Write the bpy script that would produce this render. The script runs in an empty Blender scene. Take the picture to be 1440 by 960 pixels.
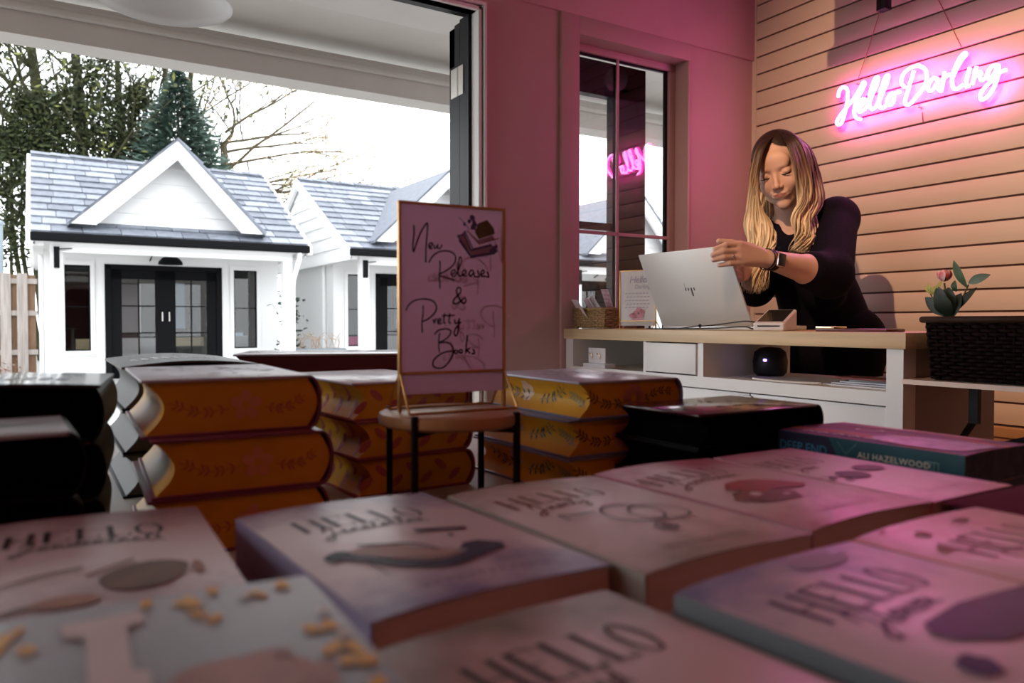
import bpy, bmesh, math, random
import numpy as np
from mathutils import Vector, Matrix
random.seed(7)
R = math.radians
PI = math.pi
SC = bpy.context.scene
COL = SC.collection

# ---------------------------------------------------------------- camera
F = 1078.0
CZ = .93
yaw = math.atan2(663, 1078)
pit = math.atan(27 / 1078)
fw = Vector((math.sin(yaw) * math.cos(pit), math.cos(yaw) * math.cos(pit), -math.sin(pit)))
rt = Vector((math.cos(yaw), -math.sin(yaw), 0))
upv = rt.cross(fw)
CP = Vector((0, 0, CZ))
cd = bpy.data.cameras.new('camera')
cam = bpy.data.objects.new('camera', cd)
COL.objects.link(cam)
cam.matrix_world = Matrix(((rt.x, upv.x, -fw.x, 0), (rt.y, upv.y, -fw.y, 0), (rt.z, upv.z, -fw.z, CZ), (0, 0, 0, 1)))
cd.sensor_width = 36
cd.lens = 36 * F / 1440
cd.clip_start = .02
cd.clip_end = 200
cd.dof.use_dof = True
cd.dof.focus_distance = 1.9
cd.dof.aperture_fstop = 6.4
SC.camera = cam
SC.view_settings.view_transform = 'Standard'
SC.view_settings.look = 'None'
SC.view_settings.exposure = 0.36
SC.view_settings.gamma = 1
SC.view_settings.use_curve_mapping = False


# survey helpers: a photo measurement turned into a real place, given the real plane it lies on
def _ray(x, y):
    return fw + rt * ((x - 720) / F) + upv * ((480 - y) / F)
def PX(x, y, v):
    r = _ray(x, y); return CP + r * (v / r.x)
def PY(x, y, v):
    r = _ray(x, y); return CP + r * (v / r.y)
def PZ(x, y, v):
    r = _ray(x, y); return CP + r * ((v - CZ) / r.z)
def PD(x, y, d):
    return CP + _ray(x, y) * d


# ---------------------------------------------------------------- materials
MATS = {}
def mat(name, col, rough=.5, metal=0, var=0, scale=20, bump=0, emit=None, es=0, trans=0, ior=1.45, spec=.5,
        stretch=None, col2=None, alpha=1, coat=0, sub=0, sheen=0):
    if name in MATS:
        return MATS[name]
    m = bpy.data.materials.new(name)
    m.use_nodes = True
    nt = m.node_tree
    b = nt.nodes['Principled BSDF']
    b.inputs['Base Color'].default_value = (*col, 1)
    b.inputs['Roughness'].default_value = rough
    b.inputs['Metallic'].default_value = metal
    b.inputs['Specular IOR Level'].default_value = spec
    b.inputs['IOR'].default_value = ior
    b.inputs['Transmission Weight'].default_value = trans
    b.inputs['Alpha'].default_value = alpha
    b.inputs['Coat Weight'].default_value = coat
    b.inputs['Coat Roughness'].default_value = .1
    if sub:
        b.inputs['Subsurface Weight'].default_value = sub
        b.inputs['Subsurface Radius'].default_value = (.012, .004, .002)
        b.inputs['Subsurface Scale'].default_value = 1
    if emit:
        b.inputs['Emission Color'].default_value = (*emit, 1)
        b.inputs['Emission Strength'].default_value = es
    if var or bump or col2:
        tc = nt.nodes.new('ShaderNodeTexCoord')
        mp = nt.nodes.new('ShaderNodeMapping')
        nt.links.new(tc.outputs['Object'], mp.inputs['Vector'])
        if stretch:
            mp.inputs['Scale'].default_value = stretch
        n = nt.nodes.new('ShaderNodeTexNoise')
        n.inputs['Scale'].default_value = scale
        n.inputs['Detail'].default_value = 5
        nt.links.new(mp.outputs[0], n.inputs['Vector'])
        if var or col2:
            mx = nt.nodes.new('ShaderNodeMix'); mx.data_type = 'RGBA'
            c2 = col2 if col2 else tuple(max(0, c * (1 - var)) for c in col)
            mx.inputs[6].default_value = (*col, 1)
            mx.inputs[7].default_value = (*c2, 1)
            rp = nt.nodes.new('ShaderNodeMapRange')
            rp.inputs[1].default_value = .35; rp.inputs[2].default_value = .65
            nt.links.new(n.outputs['Fac'], rp.inputs[0])
            nt.links.new(rp.outputs[0], mx.inputs[0])
            nt.links.new(mx.outputs[2], b.inputs['Base Color'])
        if bump:
            bp = nt.nodes.new('ShaderNodeBump')
            bp.inputs['Strength'].default_value = bump
            bp.inputs['Distance'].default_value = .01
            nt.links.new(n.outputs['Fac'], bp.inputs['Height'])
            nt.links.new(bp.outputs[0], b.inputs['Normal'])
    MATS[name] = m
    return m

def cover_mat(name, base, edge, seed, accent=None):
    """watercolour cover: pale middle, washes of colour towards head and foot of the cover (v runs along object y)"""
    m = bpy.data.materials.new(name); m.use_nodes = True
    nt = m.node_tree; b = nt.nodes['Principled BSDF']
    b.inputs['Roughness'].default_value = .34
    b.inputs['Specular IOR Level'].default_value = .45
    tc = nt.nodes.new('ShaderNodeTexCoord')
    mp = nt.nodes.new('ShaderNodeMapping'); mp.inputs['Location'].default_value = (seed, seed * 2.3, 0)
    nt.links.new(tc.outputs['Object'], mp.inputs['Vector'])
    n = nt.nodes.new('ShaderNodeTexNoise'); n.inputs['Scale'].default_value = 16; n.inputs['Detail'].default_value = 6
    n.inputs['Roughness'].default_value = .62
    nt.links.new(mp.outputs[0], n.inputs['Vector'])
    sp = nt.nodes.new('ShaderNodeSeparateXYZ'); nt.links.new(tc.outputs['Object'], sp.inputs[0])
    ab = nt.nodes.new('ShaderNodeMath'); ab.operation = 'ABSOLUTE'; nt.links.new(sp.outputs[1], ab.inputs[0])
    ad = nt.nodes.new('ShaderNodeMath'); ad.operation = 'MULTIPLY_ADD'
    nt.links.new(n.outputs['Fac'], ad.inputs[0]); ad.inputs[1].default_value = .16
    nt.links.new(ab.outputs[0], ad.inputs[2])
    rp = nt.nodes.new('ShaderNodeMapRange'); rp.inputs[1].default_value = .125; rp.inputs[2].default_value = .185
    nt.links.new(ad.outputs[0], rp.inputs[0])
    mx = nt.nodes.new('ShaderNodeMix'); mx.data_type = 'RGBA'
    mx.inputs[6].default_value = (*base, 1); mx.inputs[7].default_value = (*edge, 1)
    nt.links.new(rp.outputs[0], mx.inputs[0])
    n2 = nt.nodes.new('ShaderNodeTexNoise'); n2.inputs['Scale'].default_value = 34; n2.inputs['Detail'].default_value = 4
    nt.links.new(mp.outputs[0], n2.inputs['Vector'])
    r2 = nt.nodes.new('ShaderNodeMapRange'); r2.inputs[1].default_value = .5; r2.inputs[2].default_value = .75; r2.inputs[4].default_value = .55
    nt.links.new(n2.outputs['Fac'], r2.inputs[0])
    mu = nt.nodes.new('ShaderNodeMath'); mu.operation = 'MULTIPLY'
    nt.links.new(r2.outputs[0], mu.inputs[0]); nt.links.new(rp.outputs[0], mu.inputs[1])
    m2 = nt.nodes.new('ShaderNodeMix'); m2.data_type = 'RGBA'
    nt.links.new(mu.outputs[0], m2.inputs[0]); nt.links.new(mx.outputs[2], m2.inputs[6])
    m2.inputs[7].default_value = (*(accent or tuple(c * .6 for c in edge)), 1)
    nt.links.new(m2.outputs[2], b.inputs['Base Color'])
    return m

# ---------------------------------------------------------------- mesh builder
class MB:
    def __init__(s):
        s.v = []; s.f = []; s.m = []; s.cm = 0
    def add(s, vs, fs, mi=None):
        o = len(s.v); s.v += [tuple(v) for v in vs]
        for f in fs:
            s.f.append([o + i for i in f]); s.m.append(s.cm if mi is None else mi)
        return s
    def box(s, a, b, M=None, mi=None):
        x0, y0, z0 = [min(p, q) for p, q in zip(a, b)]; x1, y1, z1 = [max(p, q) for p, q in zip(a, b)]
        vs = [Vector(p) for p in ((x0, y0, z0), (x1, y0, z0), (x1, y1, z0), (x0, y1, z0), (x0, y0, z1), (x1, y0, z1), (x1, y1, z1), (x0, y1, z1))]
        if M: vs = [M @ v for v in vs]
        return s.add(vs, [(0, 3, 2, 1), (4, 5, 6, 7), (0, 1, 5, 4), (1, 2, 6, 5), (2, 3, 7, 6), (3, 0, 4, 7)], mi)
    def rbox(s, a, b, r=.003, M=None, mi=None):
        """box with chamfered edges"""
        x0, y0, z0 = [min(p, q) for p, q in zip(a, b)]; x1, y1, z1 = [max(p, q) for p, q in zip(a, b)]
        r = min(r, (x1 - x0) / 2.01, (y1 - y0) / 2.01, (z1 - z0) / 2.01)
        bm = bmesh.new()
        bmesh.ops.create_cube(bm, size=1)
        for v in bm.verts:
            v.co = Vector((x0 if v.co.x < 0 else x1, y0 if v.co.y < 0 else y1, z0 if v.co.z < 0 else z1))
        bmesh.ops.bevel(bm, geom=bm.edges[:], offset=r, segments=2, affect='EDGES', profile=.5)
        bm.verts.index_update()
        vs = [v.co.copy() for v in bm.verts]
        if M: vs = [M @ v for v in vs]
        fs = [[v.index for v in f.verts] for f in bm.faces]
        bm.free()
        return s.add(vs, fs, mi)
    def tube(s, pts, r, n=8, caps=True, mi=None):
        pts = [Vector(p) for p in pts]
        rs = r if isinstance(r, (list, tuple)) else [r] * len(pts)
        vs = []; prev = None
        for i, p in enumerate(pts):
            t = (pts[min(i + 1, len(pts) - 1)] - pts[max(i - 1, 0)])
            t = t.normalized() if t.length > 1e-9 else Vector((0, 0, 1))
            if prev is None:
                a = Vector((0, 0, 1)) if abs(t.z) < .9 else Vector((1, 0, 0))
                u = t.cross(a).normalized()
            else:
                u = (prev - t * prev.dot(t))
                u = u.normalized() if u.length > 1e-6 else t.orthogonal().normalized()
            prev = u; w = t.cross(u)
            for k in range(n):
                an = 2 * PI * k / n
                vs.append(p + (u * math.cos(an) + w * math.sin(an)) * rs[i])
        fs = []
        for i in range(len(pts) - 1):
            for k in range(n):
                k2 = (k + 1) % n
                fs.append((i * n + k, i * n + k2, (i + 1) * n + k2, (i + 1) * n + k))
        if caps:
            fs.append(tuple(range(n))[::-1]); fs.append(tuple((len(pts) - 1) * n + k for k in range(n)))
        return s.add(vs, fs, mi)
    def lathe(s, prof, c=(0, 0, 0), n=32, M=None, mi=None):
        vs = []; c = Vector(c)
        for r, z in prof:
            for k in range(n):
                a = 2 * PI * k / n
                vs.append(Vector((r * math.cos(a), r * math.sin(a), z)))
        vs = [(M @ v if M else v) + c for v in vs]
        fs = []
        for i in range(len(prof) - 1):
            for k in range(n):
                k2 = (k + 1) % n
                fs.append((i * n + k, i * n + k2, (i + 1) * n + k2, (i + 1) * n + k))
        if prof[0][0] > 1e-6: fs.append(tuple(range(n))[::-1])
        if prof[-1][0] > 1e-6: fs.append(tuple((len(prof) - 1) * n + k for k in range(n)))
        return s.add(vs, fs, mi)
    def prism(s, poly, a, b, ax='z', mi=None):
        """extrude a 2D polygon between a and b along an axis"""
        def P(p, h):
            return {'z': (p[0], p[1], h), 'y': (p[0], h, p[1]), 'x': (h, p[0], p[1])}[ax]
        n = len(poly)
        vs = [P(p, a) for p in poly] + [P(p, b) for p in poly]
        fs = [tuple(range(n))[::-1], tuple(range(n, 2 * n))] + [(i, (i + 1) % n, n + (i + 1) % n, n + i) for i in range(n)]
        return s.add(vs, fs, mi)
    def ball(s, c, r, n=10, mi=None, M=None):
        rr = r if isinstance(r, (tuple, list)) else (r, r, r)
        vs = []; c = Vector(c)
        for i in range(n + 1):
            th = PI * i / n
            for k in range(2 * n):
                a = PI * k / n
                v = Vector((rr[0] * math.sin(th) * math.cos(a), rr[1] * math.sin(th) * math.sin(a), rr[2] * math.cos(th)))
                vs.append((M @ v if M else v) + c)
        N = 2 * n; fs = []
        for i in range(n):
            for k in range(N):
                k2 = (k + 1) % N
                fs.append((i * N + k, (i + 1) * N + k, (i + 1) * N + k2, i * N + k2))
        return s.add(vs, fs, mi)
    def build(s, name, mats, parent=None, smooth=False, world=False, fix=True):
        me = bpy.data.meshes.new(name)
        vs = s.v
        o = bpy.data.objects.new(name, me)
        if parent is not None:
            o.parent = parent
            if world:
                inv = wmat(parent).inverted()
                vs = [tuple(inv @ Vector(v)) for v in vs]
        me.from_pydata(vs, [], s.f)
        if not isinstance(mats, (list, tuple)): mats = [mats]
        for m in mats: me.materials.append(m)
        me.polygons.foreach_set('material_index', s.m)
        if fix:
            bm = bmesh.new(); bm.from_mesh(me)
            bmesh.ops.remove_doubles(bm, verts=bm.verts, dist=1e-6)
            bmesh.ops.recalc_face_normals(bm, faces=bm.faces)
            bm.to_mesh(me); bm.free()
        if smooth:
            me.polygons.foreach_set('use_smooth', [True] * len(me.polygons))
            if smooth != 'all':
                me.set_sharp_from_angle(angle=R(38))
        me.update()
        COL.objects.link(o)
        return o

def wmat(o):
    m = Matrix.LocRotScale(o.location, o.rotation_euler, o.scale)
    return wmat(o.parent) @ m if o.parent else m

USED = {}
def tag(o, label=None, cat=None, group=None, kind=None):
    if label: o['label'] = label
    if cat: o['category'] = cat
    if group: o['group'] = group
    if kind: o['kind'] = kind
    return o
def thing(name, label, cat, loc=(0, 0, 0), rz=0, group=None):
    o = bpy.data.objects.new(name, None); COL.objects.link(o)
    o.empty_display_size = .05
    o.location = loc; o.rotation_euler = (0, 0, rz)
    return tag(o, label, cat, group)
def struct(o):
    o['kind'] = 'structure'; return o
def copy_tree(o, parent=None):
    c = o.copy(); COL.objects.link(c)
    if parent is not None: c.parent = parent
    for ch in [x for x in bpy.data.objects if x.parent == o]:
        copy_tree(ch, c)
    return c
def dup(o, loc, rz, label, group=None):
    c = copy_tree(o); c.location = loc; c.rotation_euler = (0, 0, rz)
    c['label'] = label
    if group: c['group'] = group
    return c

def smooth_line(pts, k=4, closed=False):
    P = [np.array(p, float) for p in pts]
    if len(P) < 3: return [tuple(p) for p in P]
    out = []
    n = len(P)
    for i in range(n - 1 if not closed else n):
        p0 = P[i - 1] if (i > 0 or closed) else P[0] * 2 - P[1]
        p1 = P[i]; p2 = P[(i + 1) % n]
        p3 = P[(i + 2) % n] if (i + 2 < n or closed) else P[-1] * 2 - P[-2]
        for j in range(k):
            t = j / k
            out.append(tuple(.5 * ((2 * p1) + (p2 - p0) * t + (2 * p0 - 5 * p1 + 4 * p2 - p3) * t * t + (3 * p1 - p0 - 3 * p2 + p3) * t ** 3)))
    if not closed: out.append(tuple(P[-1]))
    return out

def ribbon(mb, pts, w, fn, th=0.0, mi=None):
    """flat printed stroke: pts in 2D, fn maps (a,b,h) to 3D"""
    P = [np.array(p, float) for p in pts]
    ws = w if isinstance(w, (list, tuple)) else [w] * len(P)
    L = []; Rr = []
    for i in range(len(P)):
        t = P[min(i + 1, len(P) - 1)] - P[max(i - 1, 0)]
        l = np.hypot(*t) or 1
        nrm = np.array([-t[1], t[0]]) / l * ws[i] / 2
        L.append(P[i] + nrm); Rr.append(P[i] - nrm)
    vs = [fn(*p, th) for p in L] + [fn(*p, th) for p in Rr]
    n = len(P)
    mb.add(vs, [(i, i + 1, n + i + 1, n + i) for i in range(n - 1)], mi)
def blob(mb, cx, cy, rx, ry, fn, th=0.0, n=14, rot=0, jag=0, mi=None):
    vs = [fn(cx, cy, th)]
    for k in range(n):
        a = 2 * PI * k / n; q = 1 + jag * (random.random() - .5)
        x, y = rx * q * math.cos(a), ry * q * math.sin(a)
        vs.append(fn(cx + x * math.cos(rot) - y * math.sin(rot), cy + x * math.sin(rot) + y * math.cos(rot), th))
    mb.add(vs, [(0, 1 + k, 1 + (k + 1) % n) for k in range(n)], mi)
def poly(mb, pts, fn, th=0.0, mi=None):
    """printed patch; a patch that is star shaped about its middle is laid in rings so that it follows a bowed cover"""
    n = len(pts); cx = sum(p[0] for p in pts) / n; cy = sum(p[1] for p in pts) / n
    cr = [(pts[i][0] - cx) * (pts[(i + 1) % n][1] - cy) - (pts[(i + 1) % n][0] - cx) * (pts[i][1] - cy) for i in range(n)]
    if n < 5 or not (all(c > 0 for c in cr) or all(c < 0 for c in cr)):
        mb.add([fn(*p, th) for p in pts], [tuple(range(n))], mi); return
    rg = (1.0, .66, .33); vs = [fn(cx + (p[0] - cx) * f, cy + (p[1] - cy) * f, th) for f in rg for p in pts] + [fn(cx, cy, th)]
    fs = [(k * n + i, k * n + (i + 1) % n, (k + 1) * n + (i + 1) % n, (k + 1) * n + i) for k in range(2) for i in range(n)] + [(2 * n + i, 2 * n + (i + 1) % n, 3 * n) for i in range(n)]
    mb.add(vs, fs, mi)

def text_mesh(mb, txt, size, fn, th=0.0, mi=None, align='LEFT', sp=1.0, bold=0.0):
    cu = bpy.data.curves.new('t', 'FONT'); cu.body = txt; cu.size = size; cu.align_x = align; cu.space_character = sp
    cu.resolution_u = 2; cu.offset = bold
    ob = bpy.data.objects.new('t', cu); COL.objects.link(ob)
    dg = bpy.context.evaluated_depsgraph_get(); dg.update()
    me = ob.evaluated_get(dg).to_mesh()
    vs = [fn(v.co.x, v.co.y, th) for v in me.vertices]
    mb.add(vs, [tuple(p.vertices) for p in me.polygons], mi)
    ob.evaluated_get(dg).to_mesh_clear()
    bpy.data.objects.remove(ob); bpy.data.curves.remove(cu)

# common materials
WHITE = mat('white_paint', (.80, .79, .77), .5, var=.04, scale=6)
WALLM = mat('wall_paint', (.50, .32, .31), .6, var=.05, scale=5, bump=.05)
BLACK = mat('black_metal', (.008, .008, .009), .45, spec=.2)
GOLD = mat('gold_acrylic_edge', (.72, .40, .12), .3, metal=.55)
GLASS = mat('window_glass', (1, 1, 1), .0, trans=1, ior=1.5)
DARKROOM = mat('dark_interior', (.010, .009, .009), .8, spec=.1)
def glass_mat(name, tint=(1, 1, 1), ior=1.5, rough=0.0):
    m = bpy.data.materials.new(name); m.use_nodes = True
    nt = m.node_tree; nt.nodes.remove(nt.nodes['Principled BSDF'])
    out = nt.nodes['Material Output']
    tr = nt.nodes.new('ShaderNodeBsdfTransparent'); tr.inputs[0].default_value = (*tint, 1)
    gl = nt.nodes.new('ShaderNodeBsdfGlossy'); gl.inputs['Roughness'].default_value = rough
    r0 = ((ior - 1) / (ior + 1)) ** 2
    lw = nt.nodes.new('ShaderNodeLayerWeight'); lw.inputs[0].default_value = .5
    pw = nt.nodes.new('ShaderNodeMath'); pw.operation = 'POWER'; pw.inputs[1].default_value = 5; nt.links.new(lw.outputs['Facing'], pw.inputs[0])
    fr = nt.nodes.new('ShaderNodeMath'); fr.operation = 'MULTIPLY_ADD'; fr.inputs[1].default_value = 1 - r0; fr.inputs[2].default_value = r0; nt.links.new(pw.outputs[0], fr.inputs[0])
    mx = nt.nodes.new('ShaderNodeMixShader')
    nt.links.new(fr.outputs[0], mx.inputs[0]); nt.links.new(tr.outputs[0], mx.inputs[1]); nt.links.new(gl.outputs[0], mx.inputs[2])
    nt.links.new(mx.outputs[0], out.inputs[0])
    MATS[name] = m
    return m
PANE = glass_mat('clear_pane')
ACRYL = glass_mat('clear_acrylic', (.97, .96, .95), 1.35)

YB = 2.38      # inside face of the wall with the opening
XR = 2.74      # slatwall face
ZC = 2.85      # ceiling
# ---------------------------------------------------------------- room shell
fl = MB(); fl.box((-2.35, -2.1, -.1), (XR + .15, YB + .17, 0))
FLOORM = mat('floor_boards', (.42, .24, .13), .45, var=.35, scale=3, stretch=(1, 9, 1))
struct(fl.build('floor', FLOORM))
cl = MB(); cl.box((-2.35, -2.1, ZC), (XR + .15, YB + .17, ZC + .12))
struct(cl.build('ceiling', mat('ceiling_paint', (.38, .22, .19), .7)))
SALMON = mat('wall_salmon', (.36, .13, .11), .7, var=.05, scale=4)
w = MB(); w.box((-2.35, -2.1, 0), (XR + .15, -2.0, ZC))
struct(w.build('wall_front', SALMON))
# left wall with a wide shop window
w = MB()
w.box((-2.35, -2.0, 0), (-2.2, .42, ZC)); w.box((-2.35, 2.0, 0), (-2.2, YB + .17, ZC))
w.box((-2.35, .42, 0), (-2.2, 2.0, .45)); w.box((-2.35, .42, 2.5), (-2.2, 2.0, ZC))
struct(w.build('wall_left', SALMON))
wn = MB()
for a, b in (((-2.3, .42, .5), (-2.24, .47, 2.45)), ((-2.3, 1.95, .5), (-2.24, 2.0, 2.45)), ((-2.3, .42, .45), (-2.24, 2.0, .5)), ((-2.3, .42, 2.45), (-2.24, 2.0, 2.5)), ((-2.3, 1.30, .5), (-2.24, 1.34, 2.45))):
    wn.box(a, b)
win2 = struct(wn.build('window_2', BLACK))
g = MB(); g.box((-2.275, .47, .5), (-2.27, 1.95, 2.45)); g.build('pane', PANE, win2)

# wall with opening and window
OX = 1.325; WX0, WX1 = 1.768, 2.336; HZ = 2.027; WHZ = 2.03
w = MB()
yb0, yb1 = YB + .013, YB + .115
w.box((-2.35, yb0, 0), (-1.5, yb1, ZC))
w.box((-1.5, yb0, HZ), (OX, YB + .08, ZC))
w.box((OX, yb0, 0), (WX0, yb1, ZC))
w.box((WX0, yb0, WHZ), (WX1, yb1, ZC))
w.box((WX0, yb0, 0), (WX1, yb1, .86))
w.box((WX1, yb0, 0), (XR + .15, yb1, ZC))
# raised boards of the panelling
w.rbox((-2.2, YB, 2.10), (XR, yb0 + .001, ZC), .002)
w.rbox((1.684, YB, 0), (WX0, yb0 + .001, 2.10), .002)
w.rbox((WX0 - .001, YB, WHZ), (WX1 + .012, yb0 + .001, 2.101), .002)
w.rbox((WX1, YB, .0), (WX1 + .012, yb0 + .001, WHZ + .001), .002)
struct(w.build('wall_back', WALLM, smooth=True))
# casing round the opening
t = MB()
t.rbox((OX - .001, YB - .004, 0), (OX + .012, YB + .05, HZ + .012), .002)
t.rbox((OX + .019, YB - .012, 0), (OX + .030, yb0 + .002, HZ + .030), .004)
t.rbox((-1.5, YB - .004, HZ), (OX + .012, YB + .05, HZ + .012), .002)
t.rbox((-1.5, YB - .012, HZ + .019), (OX + .030, yb0 + .002, HZ + .030), .004)
t.rbox((-1.53, YB - .012, 0), (-1.5, yb0 + .002, HZ + .030), .004)
tr1 = struct(t.build('trim_1', WHITE, smooth=True))
# black steel door frame, hinge and folded back leaf
d = MB()
d.box((OX - .014, YB + .048, 0), (OX + .001, YB + .115, HZ)); d.box((-1.5, YB + .048, HZ - .002), (OX - .014, YB + .08, HZ + .001))
d.box((-1.5, YB + .048, 0), (-1.486, YB + .115, HZ))
dr = struct(d.build('door_1', BLACK))
lf = MB()
y0, y1 = YB + .155, YB + .195
lx0, lx1 = OX - .014, 2.235
lf.box((lx0, YB + .117, .02), (OX, y0, 2.018))
for a, b in (((lx0, y0, .02), (lx0 + .14, y1, 2.01)), ((2.055, y0, .02), (lx1, y1, 2.01)), ((lx0, y0, 1.87), (lx1, y1, 2.01)), ((lx0, y0, .02), (lx1, y1, .28)), ((lx0, y0 + .008, 1.315), (lx1, y1 - .008, 1.345))):
    lf.box(a, b)
leaf = lf.build('leaf', BLACK, dr)
g = MB(); g.box((lx0 + .14, y0 + .018, .28), (2.055, y0 + .022, 1.87)); g.build('pane', PANE, leaf)
STEEL = mat('brushed_steel', (.55, .52, .48), .35, metal=.9)
for zz in (1.755, .95, .25):
    h = MB(); h.rbox((lx0 - .004, YB + .128, zz), (lx0 + .002, YB + .178, zz + .105), .001); h.rbox((OX - .017, YB + .085, zz), (OX - .010, YB + .118, zz + .105), .001)
    h.tube([(lx0 + .002, YB + .122, zz), (lx0 + .002, YB + .122, zz + .105)], .006, 10)
    h.build('hinge', STEEL, dr)

# window 1
FRAMEP = WALLM
wf = MB()
gy = YB + .09
for a, b in (((WX0, gy - .012, .901), (WX0 + .02, gy + .03, WHZ - .0285)), ((WX1 - .035, gy - .012, .901), (WX1, gy + .03, WHZ - .0285)), ((WX0, gy - .012, WHZ - .028), (WX1, gy + .03, WHZ)), ((WX0, gy - .012, .86), (WX1, gy + .03, .90))):
    wf.rbox(a, b, .003)
win1 = struct(wf.build('window_1', FRAMEP, smooth=True))
m = MB(); m.rbox((2.016, gy - .010, .89), (2.028, gy - .001, WHZ - .02), .002); m.rbox((WX0 + .01, gy - .010, 1.284), (WX1 - .02, gy - .001, 1.298), .002)
m.build('muntin', FRAMEP, win1)
m = MB(); m.box((WX1 - .050, gy, .89), (WX1 - .034, gy + .012, WHZ - .02)); m.box((WX0 + .01, gy, WHZ - .036), (WX1 - .034, gy + .012, WHZ - .027)); m.build('gasket', BLACK, win1)
m = MB(); m.box((WX0 + .015, gy + .002, .89), (WX1 - .04, gy + .006, WHZ - .03)); m.build('pane', PANE, win1)
s = MB(); s.rbox((WX0 - .01, YB - .02, .845), (WX1 + .01, gy, .862), .004); s.build('sill', WHITE, win1, smooth=True)

# slatwall: boards with deep grooves between
SLAT = mat('slatwall_laminate', (.70, .56, .46), .5, var=.06, scale=2, stretch=(1, .6, 6))
GROOVE = mat('slatwall_groove', (.10, .045, .035), .6)
s = MB(); gr = MB()
pit_ = .0762; z0 = 1.805
k0 = -16
zs = [z0 + k * pit_ for k in range(-16, 11)]
for i, zz in enumerate(zs[:-1]):
    s.rbox((XR, -2.0, zz + .0035), (XR + .02, YB + .013 - .022, zs[i + 1] - .0035), .0015)
gr.box((XR + .008, -2.0, zs[0]), (XR + .15, YB + .013, ZC))
wr = struct(s.build('wall_right', SLAT, smooth=True))
gr.build('groove_backing', GROOVE, wr)
l = MB(); l.box((XR - .002, YB - .009, .0), (XR + .03, YB + .014, ZC)); l.build('end_strip', SLAT, wr)
b = MB()
b.rbox((XR - .012, -2.0, .545), (XR + .15, YB - .001, zs[0] - .004), .004)
b.box((XR - .004, -2.0, 0), (XR + .15, YB - .001, .545))
struct(b.build('trim_2', mat('wainscot_wood', (.50, .27, .13), .45, var=.25, scale=4, stretch=(1, .3, 5))))

# unseen box added before the slatwall, shaped to throw the shadow on it
b = MB(); b.box((2.20, -1.99, 2.12), (2.36, 1.754, ZC)); b.rbox((2.20, 1.75, 2.12), (2.36, 1.782, 2.175), .008)
struct(b.build('shadow_blocker', mat('shadow_blocker_paint', (.45, .33, .3), .7), smooth=True))

# ---------------------------------------------------------------- porch outside the opening
PORCH = mat('porch_paint', (.60, .575, .54), .6, var=.05, scale=5)
b = MB()
b.box((-3, 4.0, 2.185), (5.5, 4.16, 2.36)); b.rbox((-3, 3.965, 2.285), (5.5, 4.0, 2.315), .008); b.rbox((-3, 3.98, 2.315), (5.5, 4.0, 2.335), .004)
struct(b.build('trim_4', PORCH, smooth=True))
b = MB(); b.box((-3, YB + .116, 2.43), (5.5, 4.3, 2.50)); b.rbox((-3, YB + .115, 2.405), (5.5, 3.57, 2.43), .004)
struct(b.build('ceiling_porch', PORCH, smooth=True))
b = MB()
for x in (-1.9, 4.6):
    b.rbox((x, 4.0, -.1), (x + .15, 4.16, 2.19), .006)
struct(b.build('trim_5', PORCH))
t = thing('pendant_lamp', 'large white enamel dome lamp hanging under the porch ceiling outside the opening', 'lamp', tuple(PD(232, -4, 2.85)))
lp = tuple(t.location)
ENAM = mat('white_enamel', (.62, .62, .62), .3)
m = MB(); r_ = .235
prof = [(.0, .135), (.045, .132), (.075, .118), (.12, .085), (.17, .05), (.215, .012), (r_, -.012), (r_ + .004, -.018), (r_, -.022), (.212, .006), (.165, .042), (.115, .076), (.06, .11), (0, .12)]
m.lathe(prof, n=48); m.build('shade', ENAM, t, smooth='all')
m = MB(); m.ball((0, 0, .055), (.035, .035, .05), 10); m.build('bulb', mat('frosted_bulb', (.8, .8, .8), .4), t, smooth='all')
m = MB(); m.tube([(0, 0, .13), (0, 0, 2.43 - lp[2] - .0)], .010, 10); m.lathe([(.05, 2.405 - lp[2]), (.05, 2.39 - lp[2]), (0.02, 2.375 - lp[2])], n=20); m.build('stem', ENAM, t, smooth=True)

# ---------------------------------------------------------------- neon sign
sg = thing('neon_sign', 'glowing pink neon script sign reading Hello Darling on the slatted wall', 'sign', tuple(PX(1297, 165, XR)))
def z3(p): return (1160 + p[0] / 7.386, 60 + p[1] / 7.386)
def z4(p): return (1280 + p[0] / 6.86, 50 + p[1] / 6.86)
S3 = [
 [(140, 565), (148, 505), (185, 462), (228, 478), (238, 545), (228, 640), (205, 740), (180, 820), (150, 852), (125, 838), (133, 800), (175, 735), (232, 665), (292, 592), (345, 512), (382, 440), (405, 408), (415, 432), (388, 490), (348, 565), (318, 640), (305, 720), (325, 780), (375, 797)],
 [(330, 705), (385, 650), (418, 603), (398, 582), (365, 610), (343, 670), (355, 716), (400, 702), (448, 645), (500, 525), (548, 415), (552, 365), (527, 365), (490, 450), (465, 560), (465, 650), (492, 692), (540, 650), (592, 540), (648, 410), (660, 345), (637, 345), (600, 430), (572, 540), (565, 640), (592, 682), (640, 642), (652, 582), (685, 535), (712, 532), (718, 580), (692, 640), (660, 645), (648, 605)],
 [(700, 540), (740, 522), (785, 510)],
]
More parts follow.
